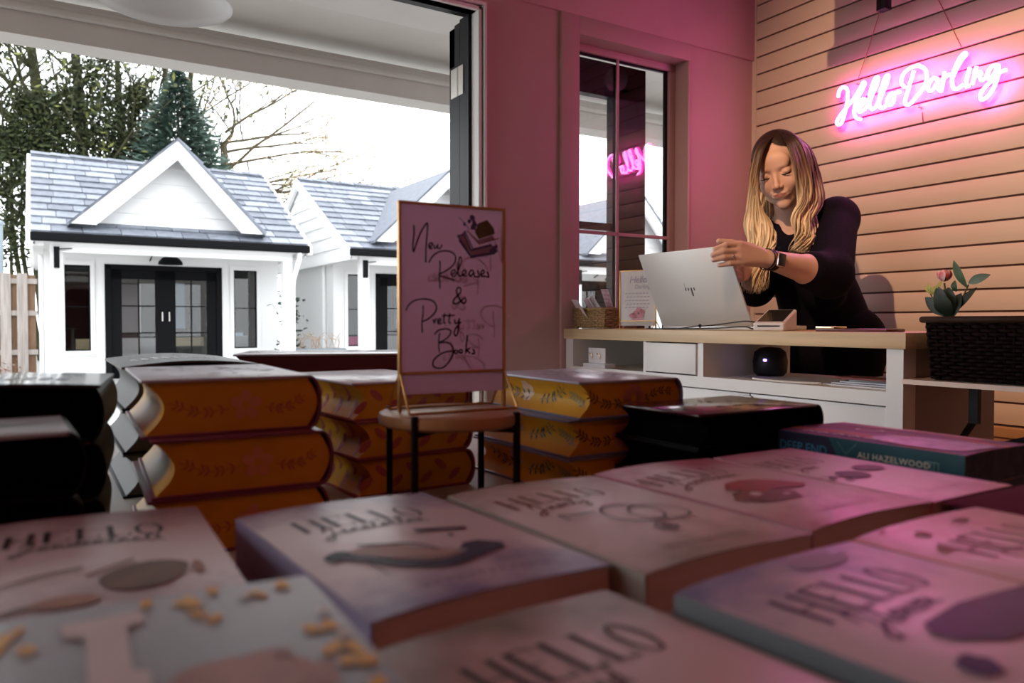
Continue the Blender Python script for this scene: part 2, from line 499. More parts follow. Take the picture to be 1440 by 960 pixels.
S4 = [
 [(265, 418), (222, 410), (187, 458), (172, 515), (200, 535), (243, 488), (272, 420), (262, 485), (285, 528), (300, 538)],
 [(330, 350), (320, 430), (300, 540)],
 [(310, 440), (348, 392), (388, 375), (412, 398), (442, 330), (500, 232), (540, 182), (517, 172), (470, 230), (425, 330), (404, 430), (415, 500), (455, 515), (512, 472)],
 [(575, 310), (553, 385), (538, 450), (545, 490), (575, 480)],
 [(640, 300), (620, 380), (600, 470)],
 [(608, 425), (655, 355), (682, 362), (672, 400), (692, 430), (732, 408)],
 [(850, 288), (800, 292), (760, 333), (740, 398), (770, 412), (812, 370), (852, 290), (842, 400), (802, 510), (742, 592), (700, 616), (675, 598), (690, 540), (750, 470), (832, 400), (872, 352), (930, 330)],
]
DD = [z3(p) for p in [(832, 462), (797, 425), (800, 360), (838, 300), (900, 258), (980, 236)]] + [z4(p) for p in [(60, 290), (128, 310), (160, 370), (155, 440), (112, 525), (52, 598)]] + [z3(p) for p in [(886, 636), (840, 640), (832, 600), (855, 520), (885, 420), (925, 292)]]
strokes = [[z3(p) for p in s_] for s_ in S3] + [DD] + [[z4(p) for p in s_] for s_ in S4]
NCORE = mat('neon_core', (1, .6, .95), .4, emit=(1.0, .42, .92), es=16)
NCASE = mat('neon_casing', (1, .1, .6), .4, emit=(1.0, .04, .50), es=14)
core = MB(); case = MB(); back = MB()
for s_ in strokes:
    sp = smooth_line(s_, 4)
    case.tube([PX(x, y, XR - .036) for x, y in sp], .0072, 8)
    core.tube([PX(x, y, XR - .0425) for x, y in sp], .0052, 8)
    pts = [PX(x, y, XR - .027) for x, y in sp]
    ribbon(back, [(p.y, p.z) for p in pts], .05, lambda a, b_, h: (XR - .0265, a, b_))
core.build('glowing_tube', NCORE, sg, smooth='all', world=True)
case.build('tube_casing', NCASE, sg, smooth='all', world=True)
back.build('acrylic_backing', glass_mat('sign_acrylic', (.99, .97, .985), 1.2), sg, world=True)
for x, y in ((1205, 118), (1345, 85), (1200, 165), (1390, 118), (1290, 150)):
    so = MB(); p = PX(x, y, XR - .027); so.tube([p, (XR + .001, p.y, p.z)], .004, 8); so.build('standoff', STEEL, sg, world=True)
wi = MB()
wi.tube([PX(1207, 110, XR - .02), PX(1221, 70, XR - .015), PX(1236, 20, XR - .012), PX(1244, -25, XR - .01)], .0016, 6)
wi.tube([PX(1352, 66, XR - .02), PX(1336, 33, XR - .015), PX(1318, -4, XR - .012), PX(1306, -30, XR - .01)], .0016, 6)
wi.tube([PX(1297, 158, XR - .02), PX(1298, 172, XR - .003)], .0016, 6)
wi.build('hanging_wire', mat('sign_wire', (.45, .12, .1), .5), sg, world=True)

# little wall spotlight on a black arm at the top of the picture
p = PX(1243, 4, XR - .12)
wl = thing('wall_spotlight', 'small wall lamp with a white globe on a black arm above the neon sign', 'lamp', (XR, p.y, p.z + .04))
m = MB(); m.rbox((p.x - .02, p.y - .018, p.z - .028), (p.x + .02, p.y + .018, p.z + .12), .003); m.tube([(p.x, p.y, p.z + .1), (XR + .001, p.y, p.z + .1)], .009, 8); m.build('arm', BLACK, wl, world=True, smooth=True)
q = PX(1197, -27, XR - .16)
m = MB(); m.ball(q, .060, 14); m.build('globe', mat('opal_globe', (.85, .80, .80), .35), wl, smooth='all', world=True)
m = MB(); m.tube([(q.x, q.y - .05, q.z + .02), (p.x, p.y, p.z + .07)], .007, 8); m.build('bracket', BLACK, wl, world=True)

# ---------------------------------------------------------------- counter
CX0, CX1, CY0, CY1 = 1.70, 2.11, 1.035, 2.372
ct = thing('sales_counter', 'white open-backed sales counter with a pale wood top', 'counter', ((CX0 + CX1) / 2, (CY0 + CY1) / 2, 0))
WOOD = mat('pale_birch_edge', (.70, .52, .31), .4, var=.18, scale=5, stretch=(6, .5, 12))
CW = mat('counter_laminate', (.78, .77, .75), .4)
m = MB(); m.rbox((CX0 - .012, CY0 - .012, .868), (CX1 + .01, CY1, .906), .002); m.build('top', WOOD, ct, world=True, smooth=True)
m = MB(); m.box((CX0, CY0, 0), (CX0 + .05, CY0 + .042, .868)); m.build('corner_post', CW, ct, world=True)
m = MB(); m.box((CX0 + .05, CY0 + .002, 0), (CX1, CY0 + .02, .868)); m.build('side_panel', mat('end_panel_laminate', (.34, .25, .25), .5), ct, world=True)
m = MB(); m.box((CX0, CY1 - .045, 0), (CX1, CY1, .868)); m.build('side_panel', CW, ct, world=True)
m = MB(); m.box((CX0 + .004, CY0 + .02, .745), (CX1 - .01, CY1 - .045, .764)); m.build('shelf', CW, ct, world=True)
m = MB(); m.box((CX0, CY0 + .042, .732), (CX0 + .004, CY1 - .045, .766)); m.build('shelf_edge', CW, ct, world=True)
m = MB(); m.box((CX0 + .004, 1.668, .764), (CX1 - .02, 1.692, .868)); m.build('divider', CW, ct, world=True)
m = MB(); m.box((CX0 + .004, 1.925, .764), (CX1 - .02, 1.938, .868)); m.build('divider', CW, ct, world=True)
m = MB(); m.box((CX1 - .02, 1.668, .764), (CX1 - .01, CY1 - .045, .868)); m.build('cubby_back', CW, ct, world=True)
m = MB(); m.rbox((CX0 - .002, 1.694, .770), (CX0 + .018, 1.923, .864), .002); m.box((CX0 + .018, 1.70, .773), (CX1 - .06, 1.917, .86)); dw = m.build('drawer', CW, ct, world=True, smooth=True)
for y0_, y1_ in ((1.08, 1.49), (1.495, 1.92), (1.925, 2.32)):
    m = MB(); m.rbox((CX0 + .010, y0_, .10), (CX0 + .028, y1_, .728), .002); dd = m.build('door', CW, ct, world=True, smooth=True)
m = MB(); m.rbox((CX0 + .002, 1.483, .690), (CX0 + .012, 1.515, .722), .002); m.build('latch', STEEL, ct, world=True)
m = MB(); m.box((CX1 - .03, CY0 + .02, 0), (CX1 - .012, CY1 - .045, .745)); m.build('rear_panel', CW, ct, world=True)

# ledge and wicker basket at the near end of the counter
t = thing('side_ledge', 'small round-cornered pale ledge fixed to the near end of the white counter', 'shelf', (1.84, .83, .79))
m = MB(); pl = []
x0_, x1_, y0_, y1_, rr = 1.692, 2.02, .60, CY0, .03
for cx, cy, a0 in ((x0_ + rr, y0_ + rr, 180), (x1_ - rr, y0_ + rr, 270), (x1_ - rr, y1_ - rr * .2, 0), (x0_ + rr, y1_ - rr * .2, 90)):
    for k in range(7):
        a = R(a0 + k * 15); pl.append((cx + rr * math.cos(a), min(cy + rr * math.sin(a), CY0)))
m.prism(pl, .788, .799); m.build('board', mat('ledge_birch', (.72, .55, .45), .4), t, world=True, smooth=True)
for y in (.72, .92):
    m = MB(); m.box((1.80, y, .70), (1.815, y + .02, .788)); m.tube([(1.81, y + .01, .71), (1.90, CY0, .60)], .008, 8); m.build('bracket', BLACK, t, world=True)

def wicker(mb, x0, x1, y0, y1, z0, z1, pitch, rad, taper=.0, n=4, sl=.012):
    """woven basket walls: horizontal strands weaving round uprights"""
    cx, cy = (x0 + x1) / 2, (y0 + y1) / 2
    rows = max(3, int((z1 - z0) / (rad * 1.9)))
    for r_i in range(rows):
        z = z0 + (z1 - z0) * (r_i + .5) / rows
        f = 1 - taper * (1 - (z - z0) / (z1 - z0))
        a0, a1, b0, b1 = cx + (x0 - cx) * f, cx + (x1 - cx) * f, cy + (y0 - cy) * f, cy + (y1 - cy) * f
        for (px, py, qx, qy, nx, ny) in ((a0, b0, a1, b0, 0, -1), (a1, b0, a1, b1, 1, 0), (a1, b1, a0, b1, 0, 1), (a0, b1, a0, b0, -1, 0)):
            L = math.hypot(qx - px, qy - py); k = max(3, int(L / pitch)); pts = []
            for i in range(2 * k + 1):
                u = i / (2 * k); w_ = math.sin(PI * (i / 2 + r_i)) if i % 2 == 0 else 0
                w_ = rad * .9 * (1 if ((i // 1 + r_i * 2) % 4 < 2) else -1)
                pts.append((px + (qx - px) * u + nx * w_, py + (qy - py) * u + ny * w_, z))
            mb.tube(pts, rad, n)
    mb.box((x0 + (cx - x0) * taper, y0 + (cy - y0) * taper, z0), (x1 - (x1 - cx) * taper, y1 - (y1 - cy) * taper, z0 + .004))
    for (px, py, qx, qy) in ((x0, y0, x1, y0), (x1, y0, x1, y1), (x1, y1, x0, y1), (x0, y1, x0, y0)):
        L = math.hypot(qx - px, qy - py); k = max(3, int(L / pitch))
        for i in range(k + 1):
            u = i / k; X_, Y_ = px + (qx - px) * u, py + (qy - py) * u
            mb.tube([(cx + (X_ - cx) * (1 - taper), cy + (Y_ - cy) * (1 - taper), z0), (X_, Y_, z1)], rad * .8, n)
bk = thing('wicker_basket', 'large dark brown wicker basket on the ledge at the counter end', 'basket', (1.83, .82, .80))
DWICK = mat('dark_wicker', (.010, .004, .003), .7, var=.5, scale=60, spec=.1)
m = MB(); wicker(m, 1.712, 1.97, .64, .988, .802, .932, .018, .0042, .06, 5); m.build('weave', DWICK, bk, world=True, smooth='all')
m = MB()
for (px, py, qx, qy) in ((1.705, .63, 1.98, .63), (1.98, .63, 1.98, .995), (1.98, .995, 1.705, .995), (1.705, .995, 1.705, .63)):
    m.tube([(px, py, .936), (qx, qy, .936)], .0075, 8)
m.build('rim', mat('brown_wicker_rim', (.035, .014, .008), .6, var=.4, scale=40, spec=.2), bk, world=True, smooth='all')
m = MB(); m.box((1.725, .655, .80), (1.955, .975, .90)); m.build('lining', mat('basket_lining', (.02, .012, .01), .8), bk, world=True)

# artificial rose sprig standing in the basket
fx = PX(1335, 446, 1.745)
fl_ = thing('rose_sprig', 'single pink rosebud with dark green leaves standing in the dark basket', 'flower', (fx.x, fx.y, .90))
m = MB(); T = lambda x, y, dx=0: PX(x, y, 1.745 + dx)
m.tube([(fx.x, fx.y, .88), T(1334, 440), T(1331, 420), T(1328, 398)], .0022, 6); m.tube([T(1336, 440), T(1352, 422), T(1362, 400)], .0016, 6); m.tube([T(1336, 440), T(1316, 428), T(1308, 412)], .0014, 6)
m.build('stem', mat('sprig_stem', (.05, .08, .02), .6), fl_, world=True, smooth='all')
def leaf(mb, a, b, wd, bend=.006, n=8, nrm=(-1, 0, 0)):
    a, b = Vector(a), Vector(b); d_ = b - a; nv = Vector(nrm); sd = d_.cross(nv).normalized() if d_.cross(nv).length > 1e-6 else Vector((0, 1, 0))
    vs = []
    for i in range(n + 1):
        u = i / n; ww = wd * math.sin(PI * min(1, u * .96 + .03)) ** .8 / 2; c = a + d_ * u + nv * bend * math.sin(PI * u)
        vs += [c - sd * ww + nv * ww * .25, c, c + sd * ww + nv * ww * .25]
    mb.add(vs, [(3 * i + j, 3 * i + j + 1, 3 * i + 4 + j, 3 * i + 3 + j) for i in range(n) for j in (0, 1)])
DL = mat('dark_leaf', (.010, .018, .008), .5); GL = mat('green_leaf', (.045, .10, .035), .5, var=.4, scale=60); PG = mat('grey_leaf', (.10, .15, .10), .5); YG = mat('young_leaf', (.35, .35, .08), .5)
m = MB()
leaf(m, T(1337, 444), T(1301, 418, .01), .030); leaf(m, T(1336, 446), T(1318, 402, -.005), .034); leaf(m, T(1336, 444), T(1334, 404), .045); leaf(m, T(1338, 446), T(1352, 412), .03); leaf(m, T(1340, 440), T(1374, 404, .01), .018); leaf(m, T(1337, 446), T(1322, 412, -.02), .04)
m.build('dark_leaf', DL, fl_, smooth='all', world=True)
m = MB(); leaf(m, T(1360, 404), T(1341, 366), .018); leaf(m, T(1345, 410), T(1343, 394), .014); m.build('green_leaf', GL, fl_, smooth='all', world=True)
m = MB(); leaf(m, T(1362, 398), T(1393, 386, -.005), .020); m.build('grey_leaf', PG, fl_, smooth='all', world=True)
m = MB(); leaf(m, T(1316, 414), T(1301, 402), .012); leaf(m, T(1312, 412), T(1306, 398), .010); leaf(m, T(1318, 414), T(1325, 394), .010); leaf(m, T(1312, 414), T(1316, 402), .012); m.build('young_leaf', YG, fl_, smooth='all', world=True)
bc = T(1328, 387)
ROSE = mat('rose_petal', (.75, .16, .22), .5, col2=(.85, .6, .6), scale=90)
m = MB(); m.ball(bc, (.0095, .0095, .013), 10)
for k in range(7):
    a = k * 2.4; c = bc + Vector((math.cos(a) * .006, math.sin(a) * .006, 0))
    leaf(m, c - Vector((0, 0, .013)), c + Vector((math.cos(a) * .005, math.sin(a) * .005, .012)), .015, .004, 6, (math.cos(a), math.sin(a), 0))
m.build('rosebud', ROSE, fl_, smooth='all', world=True)
m = MB()
for k in range(5):
    a = k * 1.256; leaf(m, bc - Vector((0, 0, .014)), bc + Vector((math.cos(a) * .012, math.sin(a) * .012, -.003)), .007, .002, 5, (math.cos(a), math.sin(a), 0))
m.build('sepal', GL, fl_, smooth='all', world=True)

# ---------------------------------------------------------------- things on the counter
CT = .906
# laptop
lb = thing('laptop', 'open silver laptop seen from behind its lid on the wooden counter top', 'laptop', (1.87, 1.725, CT))
SILV = mat('laptop_silver', (.66, .65, .63), .38, metal=.35)
BL, BR = Vector((1.765, 1.915, CT + .012)), Vector((1.765, 1.535, CT + .012))
TL, TR = Vector((1.672, 1.930, 1.149)), Vector((1.672, 1.550, 1.149))
ex = (BR - BL).normalized(); ey = (TL - BL).normalized(); ez = ex.cross(ey).normalized()
if ez.x > 0: ez = -ez
wd_, ht_ = (BR - BL).length, (TL - BL).length
ML = Matrix(((ex.x, ey.x, ez.x, BL.x), (ex.y, ey.y, ez.y, BL.y), (ex.z, ey.z, ez.z, BL.z), (0, 0, 0, 1)))
m = MB(); m.rbox((0, 0, -.006), (wd_, ht_, 0), .0025, M=ML); m.build('lid', SILV, lb, world=True, smooth=True)
m = MB(); m.rbox((.004, .004, -.0072), (wd_ - .004, ht_ - .004, -.0060), .0004, M=ML); m.build('screen', mat('screen_black', (.01, .01, .012), .2, emit=(.5, .6, .8), es=.12), lb, world=True)
m = MB(); m.rbox((1.768, 1.535, CT), (2.01, 1.915, CT + .014), .003); m.build('base', SILV, lb, world=True, smooth=True)
m = MB(); m.rbox((1.80, 1.56, CT + .0141), (1.90, 1.89, CT + .0155), .0005); m.build('keyboard', BLACK, lb, world=True)
m = MB(); lc = (PX(967, 405, 1.7)); lx = .180; ly = .115
LM = lambda a, b_, h=0: ML @ Vector((a, b_, .0004 + h))
# four slanted bars of the logo
for (a0, b0, b1) in ((lx - .018, ly + .004, ly + .014), (lx - .0065, ly + .004, ly + .014), (lx + .0065, ly - .014, ly + .014), (lx + .018, ly + .004, ly + .014)):
    poly(m, [(a0, b0), (a0 + .0042, b0), (a0 + .0048, b1), (a0 + .0006, b1)], LM)
poly(m, [(lx + .0045, ly + .012), (lx + .0045, ly - .012), (lx + .0055, ly - .012), (lx + .0055, ly + .012)], LM)
poly(m, [(lx - .016, ly + .014), (lx - .016, ly + .030), (lx - .0150, ly + .030), (lx - .0150, ly + .014)], LM)
m.build('logo', BLACK, lb, world=True)
# charging cable
cb = MB(); gp = [(1.745, 1.97, CT + .003), (1.735, 1.90, CT + .003), (1.728, 1.80, CT + .004), (1.722, 1.72, CT + .012), (1.722, 1.68, CT + .013), (1.725, 1.60, CT + .020), (1.73, 1.53, CT + .027), (1.755, 1.50, CT + .022), (1.80, 1.49, CT + .012)]
cb.tube(smooth_line(gp, 5), .0022, 6)
cb.tube(smooth_line([(1.722, 1.93, CT + .003), (1.717, 1.80, CT + .004), (1.72, 1.65, CT + .006), (1.725, 1.53, CT + .011), (1.745, 1.515, CT + .005), (1.80, 1.50, CT + .003)], 5), .0022, 6)
cbo = tag(cb.build('cable', mat('black_cable', (.02, .02, .02), .5), smooth='all'), 'thin black cable lying along the counter in front of the silver laptop', 'cable')
m = MB(); m.ball((1.722, 1.70, CT + .013), (.004, .006, .006), 6); m.build('cable_tie', BLACK, cbo)

# card reader
cr = thing('card_reader', 'white wedge-shaped card payment terminal beside the laptop', 'card reader', (1.80, 1.48, CT))
WP = mat('white_plastic', (.80, .78, .77), .3)
prof_ = [(-.105, 0), (.062, 0), (.062, .062), (-.105, .022)]   # (depth, z)
Mr = Matrix.Translation((1.80, 1.475, CT)) @ Matrix.Rotation(R(27), 4, 'Z')
m = MB()
nb = len(prof_)
bmx = MB(); bmx.prism([(p[0], p[1]) for p in prof_], -.042, .042, 'x')
vs_ = [Mr @ Vector((v[1], 0, 0)).lerp(Vector((0, 0, 0)), 0) for v in bmx.v]
m.add([Mr @ Vector((v[1] * 1.0, v[0], v[2])) for v in bmx.v], bmx.f)
o_ = m.build('body', WP, cr, world=True)
bv = o_.modifiers.new('b', 'BEVEL'); bv.width = .005; bv.segments = 3
def crp(u, v_, h=.0012):  # on sloping top: u across -1..1, v 0..1 front to back
    x = -.105 + .167 * v_; z = .022 + .040 * v_
    return Mr @ Vector((x, u * .042, z + h))
m = MB(); m.add([crp(-.82, .10), crp(.82, .10), crp(.82, .93), crp(-.82, .93), crp(-.82, .10, -.002), crp(.82, .10, -.002), crp(.82, .93, -.002), crp(-.82, .93, -.002)], [(0, 1, 2, 3), (0, 4, 5, 1), (1, 5, 6, 2), (2, 6, 7, 3), (3, 7, 4, 0)])
m.build('screen', mat('dark_screen', (.03, .025, .02), .12), cr, world=True)
m = MB(); m.add([Mr @ Vector((-.1062, a, z)) for a, z in ((-.03, .012), (.03, .012), (.03, .0155), (-.03, .0155))], [(0, 1, 2, 3)]); m.build('card_slot', BLACK, cr, world=True)

# phone with shiny rim
ph = thing('phone', 'thin dark phone with a bright edge lying on the counter by the card reader', 'phone', (1.80, 1.25, CT))
m = MB(); m.rbox((1.735, 1.10, CT), (1.815, 1.30, CT + .008), .003); m.build('body', mat('phone_red', (.10, .02, .02), .25), ph, world=True, smooth=True)
m = MB(); m.rbox((1.737, 1.245, CT + .0078), (1.79, 1.30, CT + .0135), .001); m.build('edge', mat('gold_metal', (.95, .75, .45), .2, metal=1), ph, world=True, smooth=True)

# small wicker basket with envelopes
sb = thing('wicker_basket', 'small honey-coloured wicker basket holding cards at the window end of the counter', 'basket', (1.80, 2.27, CT))
HW = mat('honey_wicker', (.50, .32, .14), .55, var=.4, scale=90)
a0, b0 = PX(803, 463, 1.735), PX(858, 463, 1.735)
m = MB(); wicker(m, 1.735, 1.89, 2.185, 2.365, CT + .002, CT + .072, .020, .0040, .05, 6); m.build('weave', HW, sb, world=True, smooth='all')
m = MB()
for (px, py, qx, qy) in ((1.732, 2.182, 1.893, 2.182), (1.893, 2.182, 1.893, 2.368), (1.893, 2.368, 1.732, 2.368), (1.732, 2.368, 1.732, 2.182)):
    m.tube([(px, py, CT + .074), (qx, qy, CT + .074)], .0045, 6)
m.build('rim', HW, sb, world=True, smooth='all')
def card(name, label, cat, c, w_, h_, rx, ry, rz, ma, th=.0012, group=None, stripe=None):
    t_ = thing(name, label, cat, c, 0, group)
    Mx = Matrix.Rotation(R(rz), 4, 'Z') @ Matrix.Rotation(R(rx), 4, 'X') @ Matrix.Rotation(R(ry), 4, 'Y')
    m_ = MB(); m_.rbox((-w_ / 2, -th / 2, 0), (w_ / 2, th / 2, h_), .0004, M=Mx); m_.build('sheet', ma, t_)
    if stripe:
        m_ = MB()
        stripe(m_, lambda a, b_, h=0: Mx @ Vector((a, -th / 2 - .0004 - h, b_)), w_, h_); m_.build('print', mat('card_print', (.30, .10, .14), .6), t_)
    return t_
PAPER = mat('card_white', (.80, .76, .78), .6)
PINKC = mat('card_pink', (.70, .42, .45), .6, var=.3, scale=60)
def dots(mb, fn, w_, h_):
    for i in range(5):
        for j in range(6):
            blob(mb, -w_ * .4 + w_ * .8 * i / 4, h_ * .35 + h_ * .6 * j / 5, .005, .004, fn, n=6, jag=.6)
def ln(mb, fn, w_, h_):
    ribbon(mb, [(-w_ * .3, h_ * .05), (w_ * .3, h_ * .95)], .003, fn)
for i, (yy, xx, ry, col, st, lab) in enumerate([(2.32, 1.765, 4, PAPER, None, 'white card lying lowest at the window side of the small wicker basket'), (2.285, 1.80, -6, PAPER, ln, 'white card with a dark diagonal line in the small wicker basket'),
                                     (2.262, 1.845, 3, PINKC, dots, 'pink patterned card standing tallest in the small wicker basket'), (2.235, 1.79, -10, PAPER, ln, 'white lined card at the laptop side of the small wicker basket')]):
    card('card', lab, 'card', (xx, yy, CT + .020), .105, .105 + (.03 if col is PINKC else .004 * i), 18 if col is PINKC else 32, ry, 245, col, stripe=st, group='cards in the small wicker basket')

# framed card sign on counter
def acrylic_sign(name, label, loc, rz, w_, h_, zb, gold, paper):
    """upright print in a clear T stand with gold edges; zb = height of the lower gold bar"""
    t_ = thing(name, label, 'sign', loc, rz)
    e = w_ * .022
    m_ = MB(); m_.box((-w_ / 2, -.0004, zb * .45), (w_ / 2, .0004, zb + h_)); m_.build('print_sheet', paper, t_)
    m_ = MB(); m_.box((-w_ / 2, .0012, .001), (w_ / 2, .0026, zb + h_)); m_.box((-w_ / 2, -.0026, .001), (w_ / 2, -.0012, zb + h_)); m_.build('acrylic_panel', ACRYL, t_)
    m_ = MB()
    for sx in (-1, 1):
        m_.rbox((sx * w_ / 2 - e / 2, -.003, .0), (sx * w_ / 2 + e / 2, .003, zb + h_ + e / 2), .0006)
        m_.tube([(sx * w_ / 2, -.002, zb), (sx * (w_ / 2 + .001), -w_ * .24, e * .4)], e * .5, 6); m_.tube([(sx * w_ / 2, .002, zb), (sx * (w_ / 2 + .001), w_ * .24, e * .4)], e * .5, 6)
    m_.rbox((-w_ / 2, -.003, zb + h_ - e / 2), (w_ / 2, .003, zb + h_ + e / 2), .0006); m_.rbox((-w_ / 2, -.0034, zb - e / 2), (w_ / 2, .0034, zb + e / 2), .0006)
    for sy in (-1, 1):
        m_.tube([(-w_ / 2, sy * w_ * .24, e * .5), (w_ / 2, sy * w_ * .24, e * .5)], e * .5, 6)
    m_.build('gold_edge', gold, t_, smooth=True)
    m_ = MB()
    for sy in (-1, 1):
        m_.add([(-w_ / 2, sy * .003, zb), (w_ / 2, sy * .003, zb), (w_ / 2, sy * w_ * .24, .001), (-w_ / 2, sy * w_ * .24, .001)], [(0, 1, 2, 3)])
    m_.build('acrylic_foot', ACRYL, t_)
    return t_
SHEET = mat('small_sign_paper', (.80, .77, .78), .5)
sgx = PX(901, 463, 1.755)
ss = acrylic_sign('counter_sign', 'small white printed card in a gold edged stand before the silver laptop', (1.735, 2.003, CT), R(-68), .135, .172, .028, GOLD, SHEET)
fs = lambda a, b_, h=0: (a, -.0032 - h, b_)
m = MB()
text_mesh(m, 'Hello', .034, lambda a, b_, h=0: fs(a + b_ * .25 - .032, b_ + .158), sp=.9); text_mesh(m, 'Darlings', .020, lambda a, b_, h=0: fs(a + b_ * .25 - .012, b_ + .138))
for i in range(5):
    z = .122 - i * .012; n = 7
    for k in range(n):
        x = -.046 + .092 * k / n + (i % 2) * .004
        ribbon(m, [(x, z), (x + .009, z + .001)], .0026, fs)
m.build('print_lettering', mat('grey_print', (.42, .38, .45), .6), ss)
m = MB()
for k in range(9):
    blob(m, random.uniform(-.02, .02), .052 + random.uniform(-.012, .016), .010, .008, fs, .0003, n=9, jag=.5)
for k in range(3):
    poly(m, [(-.024 + k * .002, .042 - k * .006), (.026 - k * .002, .045 - k * .006), (.026 - k * .002, .048 - k * .006), (-.024 + k * .002, .046 - k * .006)], fs, .0006)
m.build('print_picture', mat('rosy_print', (.62, .25, .30), .6), ss)

# things in the counter cubbies
eb = thing('earring_stand', 'white earring card on a clear block in the left cubby under the counter', 'earring display', (1.74, 2.23, .7642))
m = MB(); m.rbox((1.715, 2.155, .764), (1.765, 2.285, .780), .002); m.build('block', mat('clear_block', (.75, .76, .77), .15), eb, world=True)
m = MB(); m.rbox((1.732, 2.175, .780), (1.740, 2.275, .836), .002); m.build('card', PAPER, eb, world=True)
m = MB()
GM = mat('gold_metal', (.95, .75, .45), .2, metal=1)
for y in (2.25, 2.205):
    m.tube([(1.728, y + .014, .815), (1.727, y, .815), (1.727, y - .004, .806), (1.728, y - .002, .796)], .0022, 6)
m.build('earring', GM, eb, world=True)
sp_ = thing('smart_speaker', 'round black gadget with a violet light inside the cubby under the counter', 'speaker', (1.93, 1.607, .7642))
m = MB(); m.lathe([(0, 0), (.040, 0), (.050, .012), (.052, .045), (.047, .074), (.03, .087), (0, .09)], n=28); m.build('body', mat('speaker_black', (.006, .006, .008), .5), sp_, smooth='all')
m = MB(); m.ball((-.0475, -.020, .05), (.004, .007, .0045), 6); m.build('light', mat('violet_led', (.2, .1, 1), .4, emit=(.25, .10, 1), es=9), sp_)
bg = thing('paper_bag', 'thin white paper packet with a red strap lying on the shelf under the counter', 'papers', (1.86, 1.20, .764))
m = MB()
for i in range(4):
    m.rbox((1.76 + .01 * i, 1.09, .7645 + .0045 * i), (1.98, 1.29 - .015 * i, .7685 + .0045 * i), .001, M=Matrix.Translation((1.87, 1.2, 0)) @ Matrix.Rotation(R(4 * i - 5), 4, 'Z') @ Matrix.Translation((-1.87, -1.2, 0)))
m.build('sheets', mat('packet_paper', (.62, .62, .66), .5), bg, world=True)
m = MB(); m.rbox((1.77, 1.095, .783), (1.85, 1.27, .788), .002); m.build('strap', mat('red_strap', (.22, .05, .04), .5), bg, world=True)
m = MB(); m.tube(smooth_line([(1.73, 1.50, .770), (1.722, 1.46, .769), (1.725, 1.40, .768), (1.735, 1.34, .768), (1.75, 1.29, .769)], 5), .0035, 6)
tag(m.build('cord', mat('white_cord', (.7, .66, .62), .5), smooth='all'), 'short pale cord lying on the shelf under the counter', 'cord')
# ---------------------------------------------------------------- outdoors
wd = bpy.data.worlds.new('sky'); SC.world = wd; wd.use_nodes = True
bgn = wd.node_tree.nodes['Background']; bgn.inputs[0].default_value = (.93, .97, 1.0, 1); bgn.inputs[1].default_value = 3.0
GZ = -.10
g = MB(); g.box((-40, YB + .17, GZ - .1), (60, 70, GZ)); g.box((-40, -30, GZ - .1), (60, YB + .17, GZ - .02))
struct(g.build('ground', mat('pale_paving', (.38, .37, .36), .8, var=.12, scale=2)))

SIDE = mat('white_siding', (.80, .80, .80), .55)
TRIMW = mat('white_trim', (.84, .84, .84), .5)
SH = [mat('slate_shingle_pale', (.22, .24, .285), .6, var=.25, scale=9), mat('slate_shingle_mid', (.165, .18, .22), .6, var=.25, scale=9), mat('slate_shingle_light', (.28, .30, .345), .6, var=.2, scale=9)]
GUT = mat('black_gutter', (.006, .006, .007), .6, spec=.08)
DGL = mat('dark_door_glass', (.025, .028, .028), .06)
HINT1 = mat('shop_white_goods', (.45, .46, .47), .6); HINT2 = mat('shop_tan_goods', (.40, .33, .20), .6); HINTP = mat('shop_pink_goods', (.65, .12, .30), .6); HINTB = mat('shop_blue_goods', (.25, .38, .48), .6)

YW, YE, YR = 15.7, 14.2, 17.6
ZE, ZR = 2.35, 4.19
X0R, X1R = -.12, 4.28
WXA, WXB = .06, 4.10
SL = (ZR - ZE) / (YR - YE)

def shingles(mb, O, U, V, Lu, Lv, rowh=.31, wmin=.30, wmax=.58, inside=None, th=.03):
    """slates laid on a plane: O origin, U along the eave, V up the slope"""
    N = U.cross(V).normalized()
    rows = int(Lv / rowh)
    for r_ in range(rows + 1):
        v0, v1 = r_ * rowh, min(Lv, (r_ + 1) * rowh + .03)
        if v0 >= Lv - .02: break
        u = -random.uniform(0, .2)
        while u < Lu:
            w_ = random.uniform(wmin, wmax); a, b_ = max(0, u), min(Lu, u + w_ - .012)
            um = (a + b_) / 2
            if b_ - a > .02 and (inside is None or inside(um, (v0 + v1) / 2)):
                j = random.uniform(-.012, .012)
                q = [O + U * a + V * (v0 + j) + N * (th + .006), O + U * b_ + V * (v0 + j) + N * (th + .006), O + U * b_ + V * v1 + N * .004, O + U * a + V * v1 + N * .004,
                     O + U * a + V * (v0 + j), O + U * b_ + V * (v0 + j), O + U * b_ + V * v1, O + U * a + V * v1]
                mb.add(q, [(0, 1, 2, 3), (0, 4, 5, 1), (1, 5, 6, 2), (0, 3, 7, 4)], random.choice((0, 0, 1, 2)))
            u += w_

def boards(mb, poly_fn, z0_, z1_, pitch, th=.014):
    """lap siding: poly_fn(z) -> (start point, end point, outward normal)"""
    z = z0_
    while z < z1_ - .01:
        zt = min(z + pitch, z1_)
        a0, b0, n_ = poly_fn(z); a1, b1, _ = poly_fn(zt - .0001)
        mb.add([a0 + n_ * th, b0 + n_ * th, b1 + n_ * .002, a1 + n_ * .002, a0, b0], [(0, 1, 2, 3), (0, 4, 5, 1)])
        z = zt

